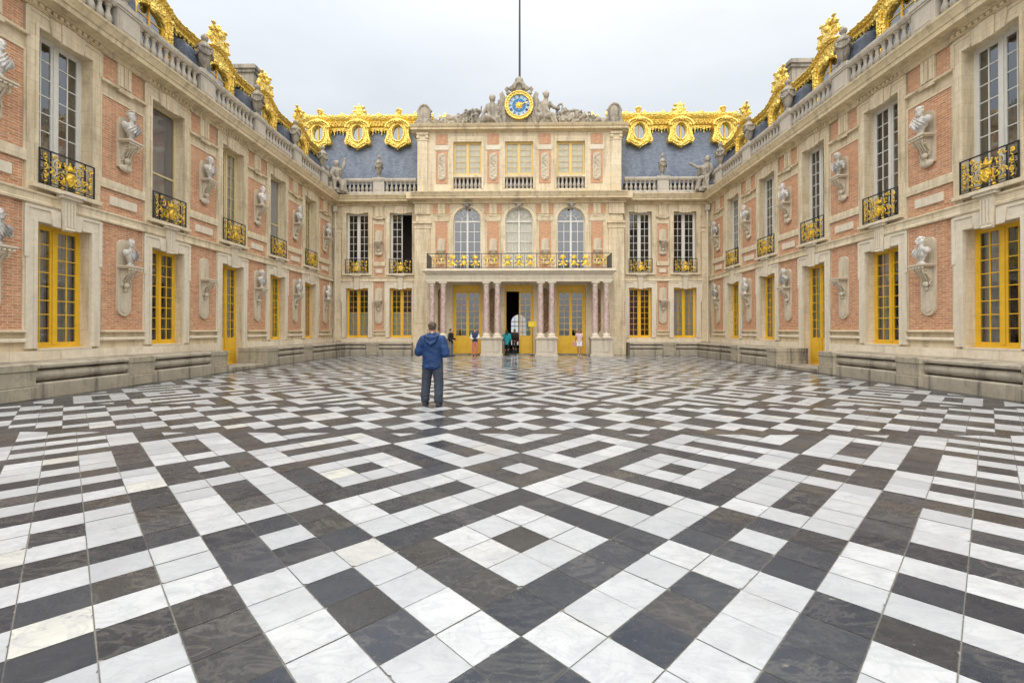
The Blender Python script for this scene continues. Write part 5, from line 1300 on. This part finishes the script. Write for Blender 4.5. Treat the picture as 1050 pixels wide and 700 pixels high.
# plain dark border course along the benches
y=YN
while y<YFAR:
    L=min(.65,YFAR-y)
    for s in (-1,1): a,c=sorted((s*(XB+.004),s*(XB+.345))); tile([(a,y),(c,y),(c,y+L),(a,y+L)],False)
    y+=L
x=-XB-.34
while x<XB+.34:
    L=min(.65,XB+.34-x); tile([(x,YFAR+.004),(x+L,YFAR+.004),(x+L,YFAR+.345),(x,YFAR+.345)],False); x+=L
x=-7.2
while x<7.2:
    L=min(.65,7.2-x)
    for q in range(4): tile([(x,YFAR+.35+.4*q),(x+L,YFAR+.35+.4*q),(x+L,YFAR+.748+.4*q),(x,YFAR+.748+.4*q)],False)
    x+=L
me=bpy.data.meshes.new('marble_floor'); me.from_pydata(V,[],F); me.materials.append(TW); me.materials.append(TD); me.polygons.foreach_set('material_index',MI)
at=me.color_attributes.new('tone','FLOAT_COLOR','CORNER'); k=0; buf=[]
for f,t in zip(F,TN): buf+= list(t)*len(f)
at.data.foreach_set('color',buf)
at=me.attributes.new('edge','FLOAT','CORNER'); at.data.foreach_set('value',[x for e in EG for x in e]); me.update()
tag(put('marble_floor',me),kind='structure')
tag(MB().box(-W+.1,W-.1,YN-.01,D-.62,-.16,-.005).build('paving_bed',GROUT),kind='structure')
GRD=m_stone('court_gravel',(.30,.27,.22),(.36,.33,.28),stain=(.2,.18,.15),joints=False)
g=MB(); n=24; R0=600
g.add([(-R0,-R0,-.18),(R0,-R0,-.18),(R0,R0,-.18),(-R0,R0,-.18)],[(0,1,2,3)])
tag(g.build('ground',GRD),kind='structure')
# ------------------------------------------------------------------ people
def cloth(name,c,rough=.8,var=.18,sc=14,b=.35): return m_plain(name,c,rough,0,var,sc,b,.25,.015)
SKIN=m_plain('skin',(.50,.27,.18),.55,0,.10,20,.05); SKIN2=m_plain('tanned_skin',(.36,.18,.11),.55,0,.10,20,.05)
HAIRB=m_plain('brown_hair',(.075,.045,.03),.6,0,.35,40,.4); HAIRD=m_plain('black_hair',(.012,.010,.010),.5,0,.3,40,.4)
def hand(b,w,d,side,k=1.0,curl=.5):
    """palm, four unequal bent fingers and a thumb; w wrist, d forearm direction"""
    d=Vector(d).normalized(); up=Vector((0,-1,0)) if abs(d.y)<.8 else Vector((0,0,1))
    lat=d.cross(up).normalized()*side; nrm=lat.cross(d).normalized()*side; w=Vector(w)
    b.cap(w,w+d*.045*k,.026*k,.034*k,8)
    for q,(o,L) in enumerate(((-.030,.062),(-.010,.072),(.010,.068),(.029,.054))):
        p0=w+d*.055*k+lat*o*k; p1=p0+d*.045*k; p2=p1+(d*(1-curl)+nrm*curl).normalized()*L*.5*k; p3=p2+(d*(1-1.6*curl)+nrm*1.4*curl).normalized()*L*.45*k
        b.tube([p0-d*.02*k,p0,p1,p2,p3],[.011*k,.012*k,.0105*k,.010*k,.008*k],7)
    t0=w+d*.02*k-lat*.025*k; t1=t0+(d*.6-lat*.8).normalized()*.04*k; t2=t1+(d*.9-lat*.2+nrm*.3).normalized()*.035*k
    b.tube([t0,t1,t2],[.015*k,.013*k,.010*k],7)
def person(label,loc,rz,H,spec):
    k=H/1.75; bu=spec.get('bulk',1.0); root=empty('person',loc,rz,label,'person')
    def P(x,y,z): return Vector((x*k,y*k,z*k))
    sh=.185*bu**.5; feet=spec.get('feet',((-.11,0),(.11,0)))
    arms=spec['arms']                                # [(elbow),(wrist)] left (-x) and right (+x)
    legs=[]
    for i,s in enumerate((-1,1)):
        fx,fy=feet[i]; legs.append((P(s*.095,0,.92),P((s*.10+fx)/2+.01*s,fy*.5-.02,.49),P(fx,fy+.02,.085)))
    sho=[P(s*sh,.0,spec.get('shz',1.42)) for s in (-1,1)]
    el=[P(*arms[i][0]) for i in (0,1)]; wr=[P(*arms[i][1]) for i in (0,1)]
    # body: one continuous surface
    b=MB()
    hy=spec.get('head',(0,-.01)); hc=P(hy[0],hy[1],1.625)
    b.ball(hc,(.077*k,.096*k,.118*k),16,11); b.ball(hc+P(0,-.035,-.055),(.058*k,.060*k,.060*k),12,8)
    b.cap(hc+P(0,-.092,.015),hc+P(0,-.112,-.022),.009*k,.014*k,8)
    b.ball(hc+P(0,-.083,.032),(.058*k,.018*k,.012*k),8,6); b.ball(hc+P(0,-.092,-.055),(.026*k,.012*k,.010*k),8,6); b.ball(hc+P(0,-.082,-.095),(.024*k,.022*k,.018*k),8,6)
    for s in (-1,1): b.ball(hc+P(s*.079,.008,-.01),(.012*k,.022*k,.034*k),8,6); b.ball(hc+P(s*.031,-.084,.012),.0125*k,8,6)
    b.cap(P(0,.015,1.44),hc+P(0,.01,-.07),.062*k,.055*k)
    b.ball(P(0,0,1.28),(.165*k*bu,.105*k*bu,.20*k),14,9); b.ball(P(0,0,1.07),(.14*k*bu,.10*k*bu,.17*k),14,9); b.ball(P(0,.01,.93),(.165*k*bu,.115*k*bu,.13*k),14,9)
    b.cap(sho[0],sho[1],.065*k,.065*k)
    for i,s in enumerate((-1,1)):
        b.cap(sho[i],el[i],.052*k,.042*k); b.cap(el[i],wr[i],.041*k,.027*k); hand(b,wr[i],wr[i]-el[i],s,k,.55)
        h,kn,an=legs[i]; b.cap(h,kn,.083*k*bu**.5,.055*k); b.cap(kn,an,.055*k,.036*k); b.ball(kn.lerp(an,.3)+P(0,.025,0),(.048*k,.05*k,.11*k),8,6); b.cap(an+P(0,.02,-.04),an+P(0,-.15,-.055),.036*k,.028*k)
    me=sculpt(b,'body',spec.get('skin',SKIN),.0105,1); put('body',me,root)
    # hair
    b=MB(); hs=spec.get('hair','short')
    b.ball(hc+P(0,.018,.028),(.086*k,.098*k,.106*k),14,10)
    for q in range(26):
        a=random.uniform(0,2*PI); t=random.uniform(.1,1.4); p=P(.080*math.cos(a)*math.cos(t),.025+.092*math.sin(a)*math.cos(t),.03+.10*math.sin(t))
        if p.y<-.05*k and p.z<.07*k: continue
        b.ball(hc+p,(.024*k,.024*k,.018*k),6,5)
    if hs=='long':
        for s in (-1,0,1): b.cap(hc+P(s*.045,.06,.0),P(s*.07,.10,1.36),.05*k,.035*k)
        for s in (-1,1): b.cap(hc+P(s*.07,.02,.0),P(s*.10,.03,1.40),.03*k,.022*k)
    if hs=='tail': b.cap(hc+P(0,.10,.03),P(0,.13,1.45),.035*k,.02*k)
    put('hair',sculpt(b,'hair',spec.get('hairm',HAIRB),.012,1,.003,.02),root)
    # upper garment
    def upper(ex,hem,sleeve,wrinkle):
        b=MB()
        b.ball(P(0,0,1.27),(.172*k*bu+ex,.112*k*bu+ex,.205*k),14,9); b.cap(P(-.02,0,1.36),P(.02,0,1.36),.11*k+ex,.11*k+ex)
        n=9
        for q in range(n):
            z=1.33+(hem-1.33)*q/(n-1); fl=spec.get('flare',0)*q/(n-1)
            b.lathe([(0,-.05),(.155*k*bu+ex+fl,-.05),(.155*k*bu+ex+fl,.05),(0,.05)],tuple(P(0,0,z)),20,1.0,.70)
        b.cap(sho[0]+P(.02,0,-.01),sho[1]+P(-.02,0,-.01),.072*k+ex,.072*k+ex)
        for i,s in enumerate((-1,1)):
            if sleeve>0:
                e=sho[i].lerp(el[i],min(1,sleeve*2)); b.cap(sho[i],e,.062*k+ex*1.2,.054*k+ex*1.2)
                if sleeve>.5:
                    e2=el[i].lerp(wr[i],(sleeve-.5)*2); b.cap(el[i],e2,.053*k+ex*1.2,.042*k+ex)
                    for q in range(5):
                        t=q/5+.08; c=el[i].lerp(e2,t); b.ball(c+P(random.uniform(-.012,.012),random.uniform(-.012,.012),0),.052*k+ex*1.1,8,6)
        for s in (-1,1): b.cap(P(s*.05,.01,1.475),sho[0 if s<0 else 1]+P(-s*.02,0,.02),.045*k+ex*.5,.058*k+ex*.6)
        b.tube([P(.075*math.cos(2*PI*q/12),.012+.070*math.sin(2*PI*q/12),1.475+.02*math.sin(2*PI*q/12)) for q in range(13)],.022*k,6)
        return b
    for g in spec['tops']:
        b=upper(g['ex']*k,g['hem'],g['sleeve'],0)
        if g.get('hood'):
            b.ball(P(0,.135,1.385),(.135*k,.055*k,.10*k),12,8); b.tube([P(.125*math.cos(PI*q/12),.06+.10*math.sin(PI*q/12),1.47-.05*math.sin(PI*q/12)) for q in range(13)],.038*k,7); b.tube([P(-.11,.15,1.36),P(0,.185,1.29),P(.11,.15,1.36)],[.03*k,.04*k,.03*k],7)
        if g.get('folds'):
            b.tube([P(.19*bu*math.cos(2*PI*q/20),.135*bu*math.sin(2*PI*q/20),g['hem']+.0) for q in range(21)],.012*k,6)
        put(g['name'],sculpt(b,g['name'],g['mat'],.0125,2,.012 if g.get('folds') else .007,.10 if g.get('folds') else .07,.007,.035),root)
    # lower garment
    lo=spec['bottom']; b=MB(); ex=lo['ex']*k
    b.ball(P(0,.01,.93),(.158*k*bu+ex*.35,.108*k*bu+ex*.35,.13*k),14,9); b.lathe([(0,-.03),(.140*k*bu,-.03),(.135*k*bu,.06),(0,.06)],tuple(P(0,.005,.98)),18,1,.72)
    for i,s in enumerate((-1,1)):
        h,kn,an=legs[i]
        if lo['len']<.5: b.cap(h,h.lerp(kn,lo['len']*2),.085*k*bu**.5+ex,.078*k+ex)
        else:
            b.cap(h,kn,.086*k*bu**.5+ex*.8,.060*k+ex); b.cap(kn,an+P(0,0,.02),.060*k+ex,.046*k+ex)
            if lo.get('folds'):
                for q in range(6): b.ball(an+P(random.uniform(-.012,.012),random.uniform(-.015,.01),.02+.035*q),(.055*k+ex,.058*k+ex,.022*k),9,6)
                for q in range(3): b.ball(kn+P(0,.0,.06-.06*q),(.066*k+ex,.068*k+ex,.02*k),9,6)
    put(lo['name'],sculpt(b,lo['name'],lo['mat'],.0125,2,.006,.06,.003,.03),root)
    for i in (0,1):
        b=MB(); an=legs[i][2]; b.cap(an+P(0,.035,-.045),an+P(0,-.155,-.052),.046*k,.040*k); b.ball(an+P(0,.02,-.01),(.045*k,.05*k,.05*k),9,6); b.box(an.x-.046*k,an.x+.046*k,an.y-.185*k,an.y+.075*k,.0,.028*k)
        put('shoe',sculpt(b,'shoe',spec['shoe'],.012,1),root)
    return root
NAVYJ=cloth('navy_rain_jacket',(.012,.038,.115),.50,.40,9,.5); DENIM=cloth('dark_slate_trousers',(.042,.050,.066),.85,.25,16)
BLACKC=cloth('black_cloth',(.018,.018,.020)); SALMON=cloth('salmon_trousers',(.56,.16,.15)); WHITEC=cloth('white_cotton',(.68,.67,.66),.8,.08)
TEAL=cloth('teal_jacket',(.02,.27,.30),.7,.2); GREYC=cloth('grey_cloth',(.16,.165,.18)); DKBLUE=cloth('dark_blue_gilet',(.03,.045,.09)); PINKC=cloth('pale_pink_top',(.60,.42,.40),.8,.1); PINKB=cloth('pink_bag_cloth',(.58,.25,.24),.7,.1); SHOE=m_plain('dark_shoe',(.025,.023,.022),.6,0,.2,20); SHOEL=m_plain('pale_shoe',(.45,.42,.38),.6,0,.2,20)
person('man in navy hooded rain jacket seen from behind, alone on the marble floor',(-1.90,10.0,.001),R(176),1.80,
  dict(bulk=1.15,shz=1.375,skin=SKIN,hairm=HAIRB,feet=((-.145,.05),(.175,-.06)),arms=[((-.285,.05,1.09),(-.14,-.25,1.15)),((.305,.0,1.12),(.12,-.27,1.22))],head=(.012,-.04),flare=.008,
  tops=[dict(name='rain_jacket',mat=NAVYJ,ex=.034,hem=.82,sleeve=1.0,hood=True,folds=True)],bottom=dict(name='trousers',mat=DENIM,ex=.044,len=1,folds=True),shoe=SHOE))
person('person in black by the porch, half hidden behind the man in navy',(-4.33,28.85,.001),R(70),1.72,
  dict(hairm=HAIRD,feet=((-.09,.0),(.10,-.05)),arms=[((-.24,.03,1.14),(-.20,-.20,1.05)),((.24,.02,1.13),(.19,-.22,1.08))],
  tops=[dict(name='jacket',mat=BLACKC,ex=.016,hem=.86,sleeve=.97)],bottom=dict(name='trousers',mat=GREYC,ex=.012,len=1),shoe=SHOE))
person('person in salmon trousers and dark gilet before the left glazed door',(-2.86,29.2,.001),R(6),1.74,
  dict(hairm=HAIRD,feet=((-.10,.0),(.11,-.03)),arms=[((-.27,.02,1.17),(-.14,-.20,1.10)),((.27,.02,1.16),(.13,-.21,1.14))],
  tops=[dict(name='shirt',mat=WHITEC,ex=.010,hem=.92,sleeve=.95),dict(name='gilet',mat=DKBLUE,ex=.022,hem=.95,sleeve=0)],bottom=dict(name='trousers',mat=SALMON,ex=.010,len=1),shoe=SHOE))
person('person in a teal jacket and dark trousers stepping through the open middle door',(-.86,30.15,.001),R(168),1.66,
  dict(hairm=HAIRD,hair='long',feet=((-.10,.06),(.10,-.10)),arms=[((-.25,.05,1.13),(-.22,-.14,.95)),((.26,.05,1.13),(.20,-.16,1.0))],
  tops=[dict(name='jacket',mat=TEAL,ex=.024,hem=.78,sleeve=1.0)],bottom=dict(name='trousers',mat=BLACKC,ex=.012,len=1),shoe=SHOE))
person('person in plum jacket entering the open door beside the teal jacket',(-.36,30.45,.06),R(190),1.64,
  dict(hairm=HAIRB,feet=((-.09,-.05),(.10,.08)),arms=[((-.24,.05,1.13),(-.20,-.12,.93)),((.25,.03,1.13),(.16,-.16,1.05))],
  tops=[dict(name='jacket',mat=cloth('dark_plum_cloth',(.06,.025,.035)),ex=.02,hem=.84,sleeve=1.0)],bottom=dict(name='trousers',mat=BLACKC,ex=.012,len=1),shoe=SHOE))
person('long-haired woman in white shorts and pale top before the right glazed door',(3.76,29.35,.001),R(-12),1.68,
  dict(skin=SKIN2,hairm=HAIRD,hair='long',feet=((-.07,.0),(.08,-.05)),arms=[((-.24,.03,1.14),(-.29,-.02,.90)),((.24,.02,1.13),(.23,-.07,.90))],
  tops=[dict(name='top',mat=PINKC,ex=.008,hem=1.0,sleeve=.22)],bottom=dict(name='shorts',mat=WHITEC,ex=.016,len=.26),shoe=SHOEL))
b=MB(); b.box(-.12,.12,-.05,.05,0,.26); b.tube([(-.08,0,.26),(-.05,0,.40),(.05,0,.40),(.08,0,.26)],.010,6)
tag(put('shoulder_bag',sculpt(b,'shoulder_bag',PINKB,.012,2),None,(3.44,29.28,.64),R(30)),'pink bag hanging from the hand of the woman in white shorts','bag')
b=MB(); b.ball((0,0,.2),(.17,.10,.22),12,9); b.ball((0,.07,.13),(.12,.06,.11),10,7)
tag(put('backpack',sculpt(b,'backpack',BLACKC,.012,1,.006,.06),None,(-.33,30.27,1.05),R(8)),'dark backpack on the person entering the open door','backpack')
# small yellow notice on a stand beside the open door
st=empty('notice_stand',(.80,29.95,.0),0,'small yellow notice on a thin stand right of the open middle door','sign')
SIGN=m_plain('yellow_notice',(.72,.52,.02),.5,0,.05,5,0)
MB().lathe([(0,0),(.15,0),(.15,.02),(.03,.05),(0,.05)],(0,0,0),14).build('base',IRON,st,smooth=True)
MB().tube([(0,0,.04),(0,0,1.88)],.013,8).build('pole',IRON,st,smooth=True)
MB().box(-.27,.27,-.03,-.015,1.86,2.20).build('notice',SIGN,st,bev=.004)

# ------------------------------------------------------------------ light, sky, camera
SUN_EL,SUN_AZ=52,192                                # azimuth measured from north (+Y) clockwise
w=bpy.data.worlds.new('World'); SC.world=w; w.use_nodes=True; nt=w.node_tree
class WT: node_tree=nt
t=NT(WT); bg=nt.nodes['Background']
sky=t.new('ShaderNodeTexSky'); sky.sky_type='NISHITA'; sky.sun_disc=False; sky.sun_elevation=R(SUN_EL); sky.sun_rotation=R(SUN_AZ); sky.air_density=1.5; sky.dust_density=4
tc=t.new('ShaderNodeTexCoord'); sp=t.new('ShaderNodeSeparateXYZ'); t.set(sp.inputs[0],tc.outputs['Generated'])
mp=t.new('ShaderNodeMapping'); t.set(mp.inputs[0],tc.outputs['Generated']); mp.inputs['Scale'].default_value=(1,1,2.6)
cl=t.noise(mp.outputs[0],1.7,6,.55,.3); cl2=t.noise(mp.outputs[0],.75,3,.5)
el=t.math('MAXIMUM',sp.outputs[2],0.0)
az=R(SUN_AZ); dirv=Vector((math.sin(az)*math.cos(R(SUN_EL)),math.cos(az)*math.cos(R(SUN_EL)),math.sin(R(SUN_EL))))
dt=t.new('ShaderNodeVectorMath',operation='DOT_PRODUCT'); t.set(dt.inputs[0],tc.outputs['Generated']); dt.inputs[1].default_value=dirv
glow=t.math('POWER',t.math('MAXIMUM',dt.outputs['Value'],0.0),1.6)
ov=t.math('MULTIPLY_ADD',t.math('POWER',el,3.0),OV_Z,OV_H)      # overcast: brighter overhead and round the veiled sun
ov=t.math('MULTIPLY_ADD',glow,OV_G,ov)
ov=t.math('MULTIPLY',ov,t.math('MULTIPLY_ADD',t.ramp(cl,.30,.72),.17,.905))
warm=t.ramp(t.math('ADD',glow,t.math('POWER',el,2.0)),.0,.7)
tint=t.mix(warm,(.945,1.0,1.055),(1.0,1.0,1.0))
cb=t.new('ShaderNodeVectorMath',operation='SCALE'); t.set(cb.inputs[0],tint); t.set(cb.inputs[3],ov)
thin=t.math('MULTIPLY_ADD',t.ramp(t.math('ADD',cl2,t.math('MULTIPLY',sp.outputs[0],-.22)),.42,.70),.20,.06)
t.set(bg.inputs[0],t.mix(thin,cb.outputs[0],sky.outputs[0])); bg.inputs[1].default_value=.1
sl=bpy.data.lights.new('sun','SUN'); sl.energy=SUN_E; sl.angle=R(18); sl.color=(1,.965,.90)
so=bpy.data.objects.new('sun',sl); COL.objects.link(so)
so.rotation_euler=dirv.to_track_quat('Z','Y').to_euler(); so.location=(0,-20,40)
cd=bpy.data.cameras.new('camera'); cd.sensor_width=36; cd.lens=473/1050*36; cd.clip_end=3000; cd.clip_start=.05
PITCH=.006; cd.shift_y=-((350-338.8)+473*math.tan(PITCH))/1050
co=bpy.data.objects.new('camera',cd); COL.objects.link(co); co.location=(0,0,1.62); co.rotation_euler=(PI/2+PITCH,0,.0175); SC.camera=co
SC.view_settings.view_transform='Standard'; SC.view_settings.look='None'; SC.view_settings.gamma=1; SC.view_settings.exposure=EXPO
